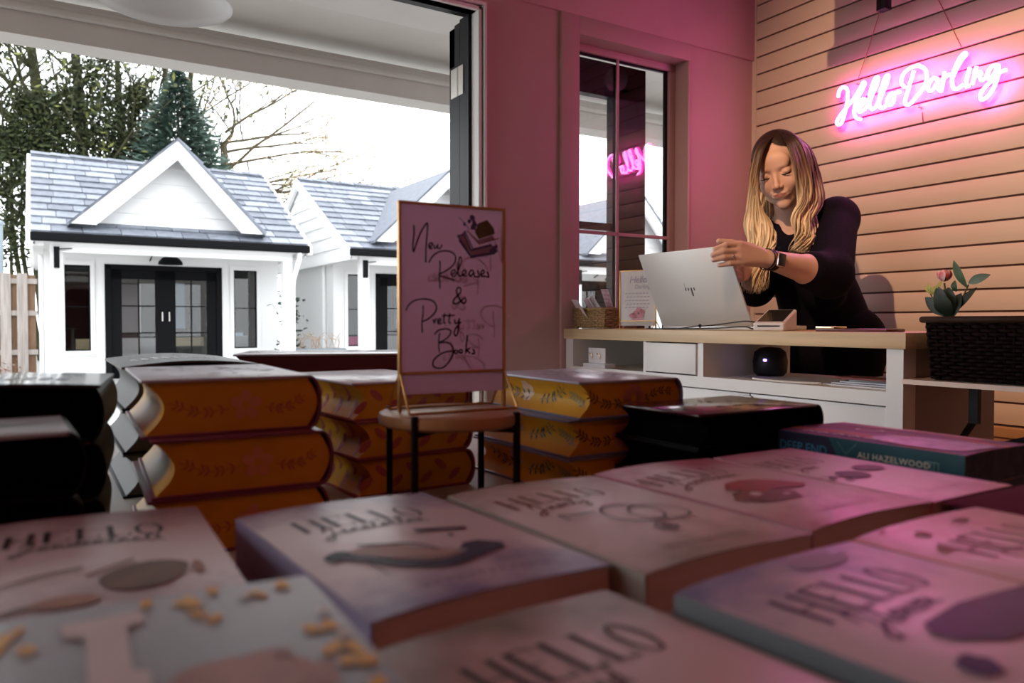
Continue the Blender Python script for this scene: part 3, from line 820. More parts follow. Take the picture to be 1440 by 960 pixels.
def cottage():
    t = thing('cottage', 'small white cottage shop with slate roof and black double doors, nearest the fence', 'cottage', (2.08, 17.6, GZ), 0, 'white cottage shops across the yard')
    B_ = lambda mb, nm, ma, par=t, **k: mb.build(nm, ma, par, world=True, **k)
    w1 = (.37, .77); w2 = (3.24, 3.68); dx = (1.0, 3.02); dz = 1.985; wz = (.42, 1.95)
    m = MB()
    # front wall with openings
    ww = .12
    def wall(x0, x1, z0_, z1_): m.box((x0, YW, z0_), (x1, YW + ww, z1_))
    wall(WXA, w1[0], GZ, 2.5); wall(w1[0], w1[1], GZ, wz[0]); wall(w1[0], w1[1], wz[1], 2.5); wall(w1[1], dx[0], GZ, 2.5); wall(dx[0], dx[1], dz, 2.5); wall(dx[1], w2[0], GZ, 2.5)
    wall(w2[0], w2[1], GZ, wz[0]); wall(w2[0], w2[1], wz[1], 2.5); wall(w2[1], WXB, GZ, 2.5)
    m.box((WXB - ww, YW + ww, GZ), (WXB, 19.4, 2.3)); m.box((WXA, YW + ww, GZ), (WXA + ww, 19.4, 2.3)); m.box((WXA, 19.4, GZ), (WXB, 19.5, 2.3))
    # board joints
    for x in (.85, 3.14): m.box((x, YW - .012, GZ), (x + .012, YW, 2.3))
    for (a, b_) in ((w1[0] - .07, w1[1] + .07), (w2[0] - .07, w2[1] + .07)):
        m.box((a, YW - .03, wz[1]), (b_, YW, wz[1] + .08)); m.box((a, YW - .03, wz[0] - .09), (b_, YW, wz[0])); m.box((a, YW - .03, wz[0]), (a + .07, YW, wz[1])); m.box((b_ - .07, YW - .03, wz[0]), (b_, YW, wz[1]))
    B_(m, 'wall', SIDE)
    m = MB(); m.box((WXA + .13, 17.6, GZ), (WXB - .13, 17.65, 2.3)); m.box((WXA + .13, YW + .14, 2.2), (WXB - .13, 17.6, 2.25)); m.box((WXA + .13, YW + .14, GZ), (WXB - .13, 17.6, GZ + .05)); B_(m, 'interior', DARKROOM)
    # side walls under the gable ends
    for X_, sgn in ((WXA, -1), (WXB, 1)):
        m = MB(); n_ = Vector((sgn, 0, 0)); Xg = X_ + sgn * .12
        top = lambda y: ZE + SL * (y - YE) if y < YR else ZE + SL * (2 * YR - y - YE)
        def pf(z, Xg=Xg, n_=n_):
            if z <= ZE: y0_, y1_ = YE + .02, 2 * YR - YE - .02
            else: y0_ = YE + (z - ZE) / SL + .02; y1_ = 2 * YR - y0_
            return Vector((Xg, y0_, z)), Vector((Xg, y1_, z)), n_
        boards(m, pf, 2.16, ZR - .05, .26, .022)
        m.box((Xg - .02 * sgn - .01, YE + .05, 2.14), (Xg + .03 * sgn, 2 * YR - YE - .05, 2.17))
        # the solid behind, down to the side wall
        pg_ = [(YE + .05, 2.15), (2 * YR - YE - .05, 2.15), (2 * YR - YE - .05, ZE), (YR, ZR - .06), (YE + .05, ZE)]
        m.prism(pg_, X_ - (.0 if sgn < 0 else .0), Xg - sgn * .002, 'x')
        B_(m, 'gable_siding', SIDE)
        m = MB(); th = .17
        for (ya, za, yb, zb) in ((YE - .02, ZE, YR, ZR), (2 * YR - YE + .02, ZE, YR, ZR)):
            m.prism([(ya, za), (yb, zb), (yb, zb - th * 1.1), (ya, za - th)], X_ + sgn * .16, X_ + sgn * .24, 'x')
        B_(m, 'rake_board', TRIMW)
    # roof planes
    m = MB()
    for sgn in (1, -1):
        ya = YE if sgn > 0 else 2 * YR - YE
        O = Vector((X0R, ya, ZE)); V = Vector((0, YR - ya, ZR - ZE)); Lv = V.length; V.normalize(); U = Vector((1, 0, 0))
        if sgn > 0:
            shingles(m, O, U, V, X1R - X0R, Lv)
        N = U.cross(V).normalized() * (1 if sgn > 0 else -1)
        q = [O, O + U * (X1R - X0R), O + U * (X1R - X0R) + V * Lv, O + V * Lv]
        m.add(q + [p - N * .06 for p in q], [(0, 1, 2, 3), (4, 7, 6, 5), (0, 4, 5, 1), (1, 5, 6, 2), (2, 6, 7, 3), (3, 7, 4, 0)], 1)
    B_(m, 'roof', SH, fix=False)
    m = MB()
    x = X0R
    while x < X1R - .02:
        x2 = min(X1R, x + .33); m.add([(x, YR - .10, ZR - .02 + .02), (x2, YR - .10, ZR - .03 + .02), (x2, YR, ZR + .055), (x, YR, ZR + .07), (x, YR + .1, ZR), (x2, YR + .1, ZR - .01)], [(0, 1, 2, 3), (3, 2, 5, 4)], random.choice((0, 1))); x = x2
    B_(m, 'ridge_cap', SH, fix=False)
    m = MB(); m.rbox((X0R, YE - .11, ZE - .14), (X1R, YE + .01, ZE + .0), .02); B_(m, 'gutter', GUT)
    # soffit and beam
    m = MB(); m.box((X0R + .05, YE - .0, 2.205), (X1R - .05, YW, 2.225)); m.box((X0R + .04, YE + .01, 2.205), (X1R - .04, YE + .06, ZE - .01)); B_(m, 'soffit', TRIMW)
    m = MB(); m.box((.14, YE + .13, 2.06), (4.02, YE + .28, 2.206)); B_(m, 'porch_beam', TRIMW)
    for x in (.15, 3.84):
        m = MB(); m.box((x, YE + .12, GZ), (x + .17, YE + .29, 2.06)); m.box((x - .02, YE + .10, GZ), (x + .19, YE + .31, .1)); B_(m, 'porch_post', TRIMW)
    # front gable over the porch
    gx0, gx1, gz0, gxm, gz1 = .42, 3.47, 2.52, 2.04, 4.05
    m = MB(); n_ = Vector((0, -1, 0)); yg = YE + .42
    def pf(z):
        f = (z - gz0) / (gz1 - gz0); return Vector((gx0 + (gxm - gx0) * f, yg, z)), Vector((gx1 + (gxm - gx1) * f, yg, z)), n_
    boards(m, pf, gz0, gz1 - .08, .27, .020)
    m.prism([(gx0 + .1, gz0 - .02), (gx1 - .1, gz0 - .02), (gxm, gz1 - .05)], yg, yg + .1, 'y')
    B_(m, 'front_gable', SIDE)
    m = MB(); tv = .34
    for (xa, xb) in ((gx0, gxm), (gx1, gxm)):
        m.prism([(xa, gz0), (xb, gz1), (xb, gz1 - tv), (xa + (.38 if xa < gxm else -.38), gz0)], YE + .02, YE + .10, 'y')
    B_(m, 'front_rake', TRIMW)
    m = MB()
    for (xa, sgn) in ((gx0, 1), (gx1, -1)):
        yback = YE + (gz1 - ZE) / SL + .2
        O = Vector((xa - .03 * sgn, YE, gz0 + .01)); A = Vector((gxm, YE, gz1 + .03)); V = A - O; Lv = V.length; V.normalize(); U = Vector((0, 1, 0)) * 1
        if sgn > 0: shingles(m, O + U * 0, U, V, yback - YE, Lv, inside=lambda u, v, O=O, V=V: (O.z + V.z * v) > ZE + SL * u - .1)
        else: shingles(m, O, U, V, yback - YE, Lv, inside=lambda u, v, O=O, V=V: (O.z + V.z * v) > ZE + SL * u - .1)
        # wedge of roof that runs back to meet the main slope
        zl, zh = O.z, A.z; yl = YE + (zl - ZE) / SL + .03; yh = YE + (zh - ZE) / SL + .03
        q = [O, A, Vector((gxm, yh, zh)), Vector((O.x, yl, zl))]
        m.add(q + [p - Vector((0, 0, .05)) for p in q], [(0, 1, 2, 3), (4, 7, 6, 5), (0, 4, 5, 1), (1, 5, 6, 2), (2, 6, 7, 3), (3, 7, 4, 0)], 1)
    B_(m, 'front_gable_roof', SH, fix=False)
    # doors
    m = MB()
    m.box((dx[0], YW - .02, GZ), (dx[0] + .10, YW + .08, dz)); m.box((dx[1] - .10, YW - .02, GZ), (dx[1], YW + .08, dz)); m.box((dx[0], YW - .02, dz - .09), (dx[1], YW + .08, dz))
    df = B_(m, 'door_frame', GUT)
    xm = (dx[0] + dx[1]) / 2
    for k, (a, b_) in enumerate(((dx[0] + .10, xm), (xm, dx[1] - .10))):
        m = MB(); st = .175; y0_, y1_ = YW + .01, YW + .055
        m.box((a, y0_, GZ), (a + st, y1_, dz - .09)); m.box((b_ - st, y0_, GZ), (b_, y1_, dz - .09)); m.box((a, y0_, dz - .26), (b_, y1_, dz - .09)); m.box((a, y0_, GZ), (b_, y1_, .20))
        m.box(((a + b_) / 2 - .012, y0_ + .01, .2), ((a + b_) / 2 + .012, y1_, dz - .26))
        for z in (.72, 1.22): m.box((a + st, y0_ + .01, z), (b_ - st, y1_, z + .022))
        dl = B_(m, 'door_leaf', GUT)
        m = MB(); m.box((a + st, YW + .035, .2), (b_ - st, YW + .04, dz - .26)); m.build('pane', PANE, dl, world=True)
        m = MB(); hx = b_ - .06 if k == 0 else a + .06; m.tube([(hx, YW - .03, .95), (hx, YW - .03, 1.12)], .012, 8); m.build('handle', STEEL, dl, world=True)
    for (a, b_) in (w1, w2):
        m = MB(); e = .022
        m.box((a, YW + .0, wz[0]), (a + e, YW + .06, wz[1])); m.box((b_ - e, YW, wz[0]), (b_, YW + .06, wz[1])); m.box((a, YW, wz[0]), (b_, YW + .06, wz[0] + e)); m.box((a, YW, wz[1] - e), (b_, YW + .06, wz[1])); m.box((a, YW + .02, 1.2), (b_, YW + .04, 1.215))
        wf_ = B_(m, 'side_window', GUT)
        m = MB(); m.box((a, YW + .03, wz[0]), (b_, YW + .034, wz[1])); m.build('pane', PANE, wf_, world=True)
    # goods seen faintly behind the glass
    m = MB(); m.box((1.30, 16.6, .0), (1.95, 16.9, .62), mi=0); m.box((2.30, 16.7, .45), (2.85, 17.0, .62), mi=1); m.box((1.35, 17.3, .7), (1.75, 17.5, 1.7), mi=0); m.box((2.2, 17.4, .8), (2.6, 17.5, 1.75), mi=2); m.box((.55, 16.2, .42), (.77, 16.4, .62), mi=1); m.box((3.35, 16.1, .42), (3.6, 16.3, .66), mi=0); m.box((3.3, 16.12, .6), (3.5, 16.3, .72), mi=2)
    B_(m, 'display_goods', [HINT1, HINT2, HINTB])
    # barn lamp and box lamps
    m = MB(); lx_, ly_, lz_ = 2.05, YW - .40, 2.02
    m.lathe([(.21, -.03), (.20, .02), (.15, .08), (.06, .13), (.04, .17), (0, .18)], (lx_, ly_, lz_), 24); m.tube(smooth_line([(lx_, ly_, lz_ + .16), (lx_ - .08, ly_, lz_ + .22), (lx_ - .25, ly_ + .12, lz_ + .18), (lx_ - .30, YW, lz_ + .05)], 4), .012, 6); B_(m, 'barn_lamp', GUT, smooth=True)
    for x in (.23,):
        m = MB(); m.box((x - .035, YE + .04, 1.80), (x + .045, YE + .12, 2.14)); m.tube([(x, YE + .08, 2.10), (x + .22, YE + .08, 2.12)], .01, 6); B_(m, 'box_lamp', GUT)
    m = MB(); m.tube([(4.10, YE - .04, 2.22), (4.10, YE - .04, 2.12), (4.02, YE + .10, 1.72), (4.02, YE + .14, 1.6), (4.02, YE + .14, GZ)], .045, 10); B_(m, 'downspout', TRIMW, smooth=True)
    m = MB(); m.tube([(.02, YW + .5, 2.15), (.02, YW + .5, GZ)], .04, 8); B_(m, 'rear_downspout', TRIMW, smooth=True)
    return t
c1 = cottage()
c2 = copy_tree(c1); c2.location.x += 5.19; c2['label'] = 'white cottage shop with slate roof in the middle of the row, partly behind the sign'
for ch in [o for o in bpy.data.objects if o.parent == c2 and o.name.startswith('display_goods')]:
    ch.data = ch.data.copy(); ch.data.materials[1] = HINTP
c3 = copy_tree(c1); c3.location.x += 10.38; c3['label'] = 'white cottage shop whose roof shows through the small window'

# our own building above the room: a plain upper storey and porch roof
b = MB(); b.box((-4, -5, ZC + .13), (6.5, YB + .115, 4.4)); b.box((-4, YB + .115, 2.51), (6.5, 4.35, 2.95))
struct(b.build('wall_upper', mat('dark_shingle_wall', (.10, .10, .10), .8)))
# fence
fn = thing('picket_fence', 'weathered grey wooden shadowbox fence left of the cottage', 'fence', (-1.6, 16.3, GZ))
FW = mat('weathered_wood', (.42, .37, .34), .8, var=.3, scale=4, stretch=(6, 6, .5)); FB = mat('brown_wood', (.25, .15, .09), .8, var=.3, scale=4, stretch=(6, 6, .5))
m = MB()
x = -4.6
while x < -.19: m.box((x, 16.2, GZ + .05), (x + .16, 16.22, 1.80)); x += .25
m.build('front_boards', FW, fn, world=True)
m = MB(); x = -4.48
while x < -.19: m.box((x, 16.28, GZ + .05), (x + .16, 16.30, 1.78)); x += .25
m.build('rear_boards', FB, fn, world=True)
m = MB()
for z in (.35, 1.05, 1.62): m.box((-4.6, 16.22, z), (-.04, 16.28, z + .09))
m.build('rail', FW, fn, world=True)
random.seed(21)
m = MB()
for k in range(900):
    x, y = random.uniform(-4, -.25), random.uniform(14.6, 16.1); z = GZ + .02 + max(0, (y - 14.8)) * .28 * random.random(); s = random.uniform(.05, .10)
    v = [Vector((x, y, z)) + Vector((random.uniform(-s, s), random.uniform(-s, s), random.uniform(0, s))) for _ in range(3)]
    m.add(v, [(0, 1, 2)], random.randint(0, 1))
tag(m.build('fallen_leaves', [mat('russet_leaf', (.20, .08, .05), .8), mat('grey_brown_leaf', (.28, .22, .19), .8)], fix=False), 'heap of brown fallen leaves at the foot of the wooden fence', 'fallen leaves', kind='stuff')
pl_ = thing('lamp_post', 'thin grey metal post standing behind the fence at the left edge', 'post', (-.62, 17.2, GZ))
m = MB(); m.tube([(-.62, 17.2, GZ), (-.62, 17.2, 2.75)], .05, 10); m.lathe([(.07, 2.75), (.07, 2.8), (0, 2.84)], (-.62, 17.2, 0), 12); m.build('pole', mat('post_metal', (.30, .36, .40), .5), pl_, world=True, smooth=True)

# planters between cottages
def planter(x, y, w_, h_, label, seed):
    random.seed(seed)
    t = thing('planter', label, 'planter', (x, y, GZ))
    m = MB(); m.box((-w_ / 2, -.2, 0), (w_ / 2, .2, h_ - .04)); m.rbox((-w_ / 2 - .02, -.22, h_ - .08), (w_ / 2 + .02, .22, h_), .01); m.build('trough', mat('grey_planter', (.20, .22, .24), .6), t)
    m = MB()
    for k in range(26):
        a, b_ = random.uniform(-w_ / 2 + .05, w_ / 2 - .05), random.uniform(-.12, .12)
        m.tube(smooth_line([(a, b_, h_ - .05), (a + random.uniform(-.08, .08), b_, h_ + .15), (a + random.uniform(-.2, .2), b_ + random.uniform(-.1, .1), h_ + random.uniform(.15, .35))], 3), .005, 4)
    m.build('dried_stems', mat('dried_stem', (.36, .24, .16), .8), t)
planter(4.62, 14.75, .95, .52, 'grey planter with dry stems between the first two cottages', 2)
sh = thing('young_shrub', 'thin dark leafed shrub beside the grey planter', 'shrub', (4.12, 14.9, GZ))
m = MB(); random.seed(5)
for k in range(7):
    x2, z2 = random.uniform(-.15, .18), random.uniform(.6, 1.5); m.tube(smooth_line([(0, 0, 0), (x2 * .4, 0, z2 * .5), (x2, random.uniform(-.1, .1), z2)], 3), .012, 5)
m.build('stem', mat('shrub_stem', (.05, .05, .04), .8), sh)
m = MB()
for k in range(150):
    c = Vector((random.gauss(.02, .12), random.gauss(0, .1), random.uniform(.45, 1.5))); d_ = Vector((random.uniform(-1, 1), random.uniform(-1, 1), random.uniform(-.3, 1))).normalized()
    leaf(m, c, c + d_ * .13, .045, .01, 3)
m.build('leaves', mat('shrub_leaf', (.03, .05, .035), .7), sh, fix=False)

# trees
def branch(mb, p, d, L, r, depth, tips, spread=.55, up=.12, segs=4):
    pts = [p]; rs = [r]
    for i in range(segs):
        d = (d + Vector((random.gauss(0, .14), random.gauss(0, .14), random.gauss(up, .06)))).normalized()
        pts.append(pts[-1] + d * (L / segs)); rs.append(r * (1 - .55 * (i + 1) / segs))
    mb.tube(pts, rs, 5 if depth > 1 else 6, caps=False)
    tips += [(q, d) for q in pts[2:]] if depth >= 2 else []
    if depth < 4:
        for k in range(random.randint(3, 4)):
            i = random.randint(1, segs); dd = (d + Vector((random.gauss(0, spread), random.gauss(0, spread), random.gauss(.1, spread * .6)))).normalized()
            branch(mb, pts[i], dd, L * random.uniform(.5, .72), rs[i] * .62, depth + 1, tips, spread, up, segs)
def cards(mb, tips, per, s0, s1, rad, nm=2):
    for (q, d) in tips:
        for k in range(per):
            c = q + Vector((random.gauss(0, rad), random.gauss(0, rad), random.gauss(0, rad))); s = random.uniform(s0, s1)
            a = Vector((random.gauss(0, 1), random.gauss(0, 1), random.gauss(0, 1))).normalized(); b_ = a.orthogonal().normalized()
            mb.add([c - a * s, c + b_ * s * .5, c + a * s, c - b_ * s * .5], [(0, 1, 2, 3)], random.randrange(nm))
MOSS = mat('mossy_bark', (.055, .055, .022), .9, var=.5, scale=3); OLV = mat('olive_foliage', (.050, .060, .016), .8); OLD = mat('dark_foliage', (.020, .028, .010), .8); GRN = mat('mossy_foliage', (.13, .14, .03), .8)
CONA = mat('conifer_blue', (.065, .105, .080), .8); CONB = mat('conifer_dark', (.020, .045, .032), .8)
random.seed(11)
def broad(label, x, y, trunks, H, r, per, s0, s1, rad, mats, spread=.5, zb=GZ):
    t = thing('tree', label, 'tree', (x, y, zb)); m = MB(); tips = []
    for (dx_, lean) in trunks:
        p = Vector((x + dx_, y, zb)); d = Vector((lean, random.uniform(-.1, .1), 1)).normalized()
        pts = [p + d * (H * k / 5) + Vector((random.gauss(0, .12), 0, 0)) * (k > 0) for k in range(6)]
        m.tube(pts, [r * (1 - .14 * k) for k in range(6)], 8)
        for k in range(14):
            f = random.uniform(.25, 1); q = p + d * H * f; a = random.uniform(0, 2 * PI)
            branch(m, q, Vector((math.cos(a), math.sin(a) * .6, random.uniform(.1, .8))).normalized(), H * .28 * (1.25 - f * .5), r * .35 * (1.2 - f), 2, tips, spread)
    m.build('trunk', MOSS, t, world=True, fix=False)
    if per:
        m = MB(); cards(m, tips, per, s0, s1, rad, len(mats)); m.build('foliage', mats, t, world=True, fix=False)
    return t, tips
broad('large mossy tree with two upright trunks behind the first cottage', .45, 25, ((0, -.06), (.45, .02)), 11, .26, 1, .05, .13, .35, [OLV, OLD, GRN])
broad('mossy tree with several slender trunks close left of the conifer', 2.2, 25, ((0, -.02), (.45, .06), (.8, .12)), 10.5, .16, 1, .05, .12, .3, [OLV, OLD, GRN])
broad('tall leaning mossy tree at the left edge above the fence', -.9, 25, ((-.3, .01),), 10, .20, 1, .05, .13, .4, [OLV, OLD, GRN])
# evergreen thicket
random.seed(31)
th_ = thing('evergreen_bush', 'dark evergreen mass rising behind the ridge of the first cottage', 'bush', (2.0, 21.2, GZ))
m = MB()
lumps = [(130, 112, .8), (140, 165, 1.0), (100, 200, 1.1), (58, 185, .7), (30, 255, .9), (15, 330, .9), (175, 205, 1.1), (50, 225, 1.0), (215, 215, 1.0), (270, 225, .9), (38, 150, .45), (195, 140, .45), (160, 190, 1.2), (15, 200, .5), (85, 150, .6)]
for (lpx, lpy, lr_) in lumps:
    q_ = PY(lpx, lpy, 24)
    for k in range(950):
        v_ = Vector((random.gauss(0, 1), random.gauss(0, 1), random.gauss(0, 1))).normalized() * (random.random() ** .45) * lr_ * random.uniform(.7, 1.4)
        c = q_ + Vector((v_.x, v_.y * .5, v_.z * 1.1)); s = random.uniform(.035, .10)
        a = Vector((random.gauss(0, 1), random.gauss(0, 1), random.gauss(0, 1))).normalized(); b_ = a.orthogonal().normalized()
        m.add([c - a * s, c + b_ * s * .5, c + a * s, c - b_ * s * .5], [(0, 1, 2, 3)], random.randrange(3))
m.build('leaves', [OLV, OLD, mat('deep_evergreen', (.030, .042, .012), .8)], th_, world=True, fix=False)
m = MB()
for (lpx, lpy, lr_) in lumps:
    q_ = PY(lpx, lpy, 24); m.tube([(q_.x * .8 + .3, 24.2, GZ), (q_.x, 24.2, q_.z * .6), tuple(q_)], [.09, .06, .02], 6)
m.build('stem', MOSS, th_, world=True, fix=False)
# conifer
random.seed(41)
ap = PY(250, 98, 23.3)
cf = thing('conifer', 'blue green pointed conifer above the front gable of the first cottage', 'tree', (ap.x, ap.y, GZ))
m = MB(); m.tube([(ap.x, ap.y, GZ), (ap.x, ap.y, ap.z)], [.16, .01], 8); m.build('trunk', MOSS, cf, world=True, fix=False)
m = MB()
for k in range(16000):
    f = random.random() ** .7; z = ap.z - f * 6.2; rmax = .12 + 2.5 * f ** .85 * (1 + .20 * math.sin(f * 34 + 2.0 * math.sin(k * .37))); a = random.uniform(0, 2 * PI); rr_ = rmax * random.uniform(.35, 1.0); s = random.uniform(.06, .15)
    c = Vector((ap.x + rr_ * math.cos(a), ap.y + rr_ * math.sin(a), z - .15 * rr_)); d_ = Vector((math.cos(a), math.sin(a), random.uniform(-.4, .5))).normalized(); b_ = d_.orthogonal().normalized()
    m.add([c - d_ * s, c + b_ * s * .35, c + d_ * s, c - b_ * s * .35], [(0, 1, 2, 3)], random.randrange(2))
m.build('needles', [CONA, CONB], cf, world=True, fix=False)
# bare budding tree: trunk hidden by the conifer, long fine branches reaching to the right
random.seed(52)
bt_ = thing('budding_tree', 'bare spring tree with fine budding twigs reaching right from behind the conifer', 'tree', (5.1, 25, GZ)); m = MB(); tips = []
m.tube([(5.1, 25, GZ), (5.0, 25, 3), (4.9, 25, 6.5)], [.22, .17, .10], 8)
for (z_, dx_, dz_, L_) in ((3.6, 1, .25, 3.6), (4.4, 1, .55, 3.4), (5.0, 1, .35, 4.2), (5.6, 1, .6, 3.6), (6.2, 1, .45, 3.2), (6.4, .5, 1, 2.6), (5.3, 1, .1, 4.4), (4.7, 1, .3, 4.6), (3.2, 1, .4, 4.8), (3.8, 1, .1, 5.2), (5.8, 1, .25, 4.2), (6.8, .8, .8, 3.0), (4.2, 1, .2, 3.2), (6.5, 1, .2, 3.4)):
    branch(m, Vector((4.95, 25, z_)), Vector((dx_, random.uniform(-.2, .2), dz_)).normalized(), L_, .05, 1, tips, .42, .0, 6)
m.build('trunk', mat('cherry_bark', (.10, .08, .045), .9), bt_, world=True, fix=False)
m = MB(); cards(m, tips, 5, .02, .06, .32, 3); m.build('buds', [mat('bud_green', (.50, .48, .25), .8), mat('bud_pale', (.80, .72, .64), .8), mat('bud_rust', (.55, .36, .22), .8)], bt_, world=True, fix=False)
# ---------------------------------------------------------------- display table
TZ = .725
tb = thing('display_table', 'long pale display table covered in stacks of books', 'table', (.25, .75, 0))
m = MB(); m.rbox((-.75, -.05, TZ - .035), (1.05, 1.50, TZ), .004); m.build('tabletop', mat('table_white', (.62, .60, .57), .45, var=.06, scale=4), tb, world=True, smooth=True)
for x in (-.68, .92):
    for y in (.03, 1.37):
        m = MB(); m.rbox((x, y, 0), (x + .06, y + .06, TZ - .035), .004); m.build('leg', WHITE, tb, world=True)

PAGES = mat('book_pages', (.72, .50, .44), .7, var=.18, scale=30, stretch=(.2, .2, 60))

def paperback(name, label, w, h, t, cmat, spine_mat, loc, rz, bulge=.005, pages=PAGES, group=None, cat='book'):
    """origin at the bottom centre; spine at -x; head of the book at +y. returns (thing, fn(u,v)->local point on cover)"""
    T_ = thing(name, label, cat, loc, R(rz), group)
    def zc(u, v):
        return t + bulge * math.sin(PI * min(1, max(0, u)) ** .75) * (.75 + .25 * math.cos(PI * v * 2 - PI)) - (.0012 if 0 else 0)
    def cov(a, b_, h_=0):   # a,b in 0..1 (b from head down)
        return (-w / 2 + a * w, h / 2 - b_ * h, zc(a, b_) + .00045 + h_)
    nu, nv = 14, 10
    m_ = MB(); vs = []
    for j in range(nv + 1):
        for i in range(nu + 1):
            u, v = i / nu, j / nv; vs.append((-w / 2 + u * w, h / 2 - v * h, zc(u, v)))
    n0 = len(vs)
    for j in range(nv + 1):
        for i in range(nu + 1):
            u, v = i / nu, j / nv; vs.append((-w / 2 + u * w, h / 2 - v * h, zc(u, v) - .0007))
    W_ = nu + 1; fs_ = []
    for j in range(nv):
        for i in range(nu):
            a = j * W_ + i; fs_.append((a, a + W_, a + W_ + 1, a + 1)); fs_.append((n0 + a, n0 + a + 1, n0 + a + W_ + 1, n0 + a + W_))
    for i in range(nu):
        a = i; fs_.append((a, a + 1, n0 + a + 1, n0 + a)); a = nv * W_ + i; fs_.append((a, n0 + a, n0 + a + 1, a + 1))
    for j in range(nv):
        a = j * W_; fs_.append((a, n0 + a, n0 + a + W_, a + W_)); a = j * W_ + nu; fs_.append((a, a + W_, n0 + a + W_, n0 + a))
    m_.add(vs, fs_); m_.build('front_cover', cmat, T_, smooth='all' if False else True)
    m_ = MB(); m_.box((-w / 2, -h / 2, 0), (w / 2, h / 2, .0008)); m_.build('back_cover', spine_mat, T_)
    m_ = MB(); m_.rbox((-w / 2 - .0006, -h / 2, 0), (-w / 2 + .0012, h / 2, t + .0004), .0005); m_.build('spine', spine_mat, T_)
    # page block, its top follows the cover
    m_ = MB(); vs = []
    for (yy, vv) in ((h / 2 - .0012, 0.005), (-h / 2 + .0012, .995)):
        for i in range(nu + 1):
            u = .01 + .982 * i / nu; vs.append((-w / 2 + u * w, yy, zc(u, vv) - .0007))
        for i in range(nu, -1, -1):
            u = .01 + .982 * i / nu; vs.append((-w / 2 + u * w, yy, .0008))
    n = 2 * (nu + 1)
    fs_ = [tuple(range(n)), tuple(range(n, 2 * n))[::-1]] + [(i, n + i, n + (i + 1) % n, (i + 1) % n) for i in range(n)]
    m_.add(vs, fs_); m_.build('page_block', pages, T_)
    return T_, cov

# serif capitals on a unit box: list of (points, width)
SERIF = {
 'H': [([(.12, 0), (.12, 1)], .21), ([(.88, 0), (.88, 1)], .21), ([(.12, .5), (.88, .5)], .05), ([(0, 0), (.26, 0)], .04), ([(0, 1), (.26, 1)], .04), ([(.74, 0), (1, 0)], .04), ([(.74, 1), (1, 1)], .04)],
 'E': [([(.15, 0), (.15, 1)], .23), ([(.1, 1), (.85, 1)], .05), ([(.1, 0), (.88, 0)], .05), ([(.15, .52), (.65, .52)], .05), ([(.85, .85), (.85, 1.02)], .06), ([(.88, -.02), (.88, .18)], .06)],
 'L': [([(.18, 0), (.18, 1)], .23), ([(.02, 1), (.36, 1)], .04), ([(.02, 0), (.85, 0)], .05), ([(.85, -.02), (.85, .22)], .06)],
}
def serif_text(mb, txt, x, y, lw, lh, fn, gap=.28):
    """x,y = left, baseline in cover coords (b grows downwards)"""
    for ch in txt:
        if ch == 'O':
            n = 28
            for k in range(n):
                a0, a1 = 2 * PI * k / n, 2 * PI * (k + 1) / n
                def o_(a, s): return (x + lw * (.5 + .5 * math.cos(a) * s[0]), y - lh * (.5 + .5 * math.sin(a) * s[1]))
                so_, si_ = (1.08, 1.04), (.74, .95)
                mb.add([fn(*o_(a0, so_)), fn(*o_(a1, so_)), fn(*o_(a1, si_)), fn(*o_(a0, si_))], [(0, 1, 2, 3)])
            x += lw * 1.1
        else:
            for pts, wd in SERIF[ch]:
                q = [(x + p[0] * lw, y - p[1] * lh) for p in pts]
                horiz = abs(pts[0][1] - pts[1][1]) < .01
                if horiz:
                    a, b_ = q; hw = wd * lh / 2 * .8
                    mb.add([fn(a[0], a[1] - hw), fn(b_[0], b_[1] - hw), fn(b_[0], b_[1] + hw), fn(a[0], a[1] + hw)], [(0, 1, 2, 3)])
                else:
                    a, b_ = q; hw = wd * lw / 2
                    n = 3; vs = []
                    for i in range(n + 1):
                        yy = a[1] + (b_[1] - a[1]) * i / n; vs += [fn(a[0] - hw, yy), fn(a[0] + hw, yy)]
                    mb.add(vs, [(2 * i, 2 * i + 1, 2 * i + 3, 2 * i + 2) for i in range(n)])
            x += lw * (1 if ch == 'H' else .82)
        x += lw * gap
def script(mb, word, x, y, s, fn, w=.012, slope=0):
    """flowing handwritten word from simple loops; s = x-height in u units"""
    G = {'cap': [(0, -1.2), (.3, -2.4), (.9, -2.5), (.7, -1.3), (.3, .2), (-.1, 1.0), (-.5, .6), (.4, -.2), (1.1, -.5)], 'l': [(0, 0), (.5, -1.3), (.75, -2.2), (.45, -2.2), (.3, -1), (.45, 0), (.8, -.1)],
         'n': [(0, 0), (.2, -1), (.25, -.1), (.5, -.95), (.65, -.1), (.9, -.1)], 'o': [(0, -.2), (.45, -.95), (.1, -.8), (.1, -.1), (.5, -.15), (.55, -.85), (.9, -.9)],
         'e': [(0, -.3), (.45, -.7), (.3, -1), (.05, -.6), (.2, 0), (.7, -.15)], 'd': [(.5, -.9), (.1, -.7), (.15, 0), (.55, -.5), (.8, -2.2), (.65, -.3), (.9, 0)],
         'y': [(0, -.9), (.1, -.2), (.5, -.4), (.65, -1), (.5, .6), (.1, 1.2), (.1, .6), (.9, -.3)], 't': [(0, -.2), (.35, -1.7), (.3, -.2), (.7, -.1)]}
    adv = {'cap': 1.2, 'l': .8, 'n': .95, 'o': .85, 'e': .7, 'd': .9, 'y': .9, 't': .7}
    for g in word:
        pts = [(x + p[0] * s, y + (p[1] * s * .66) + slope * (x + p[0] * s)) for p in G[g]]
        ribbon(mb, smooth_line(pts, 4), w, fn)
        x += adv[g] * s

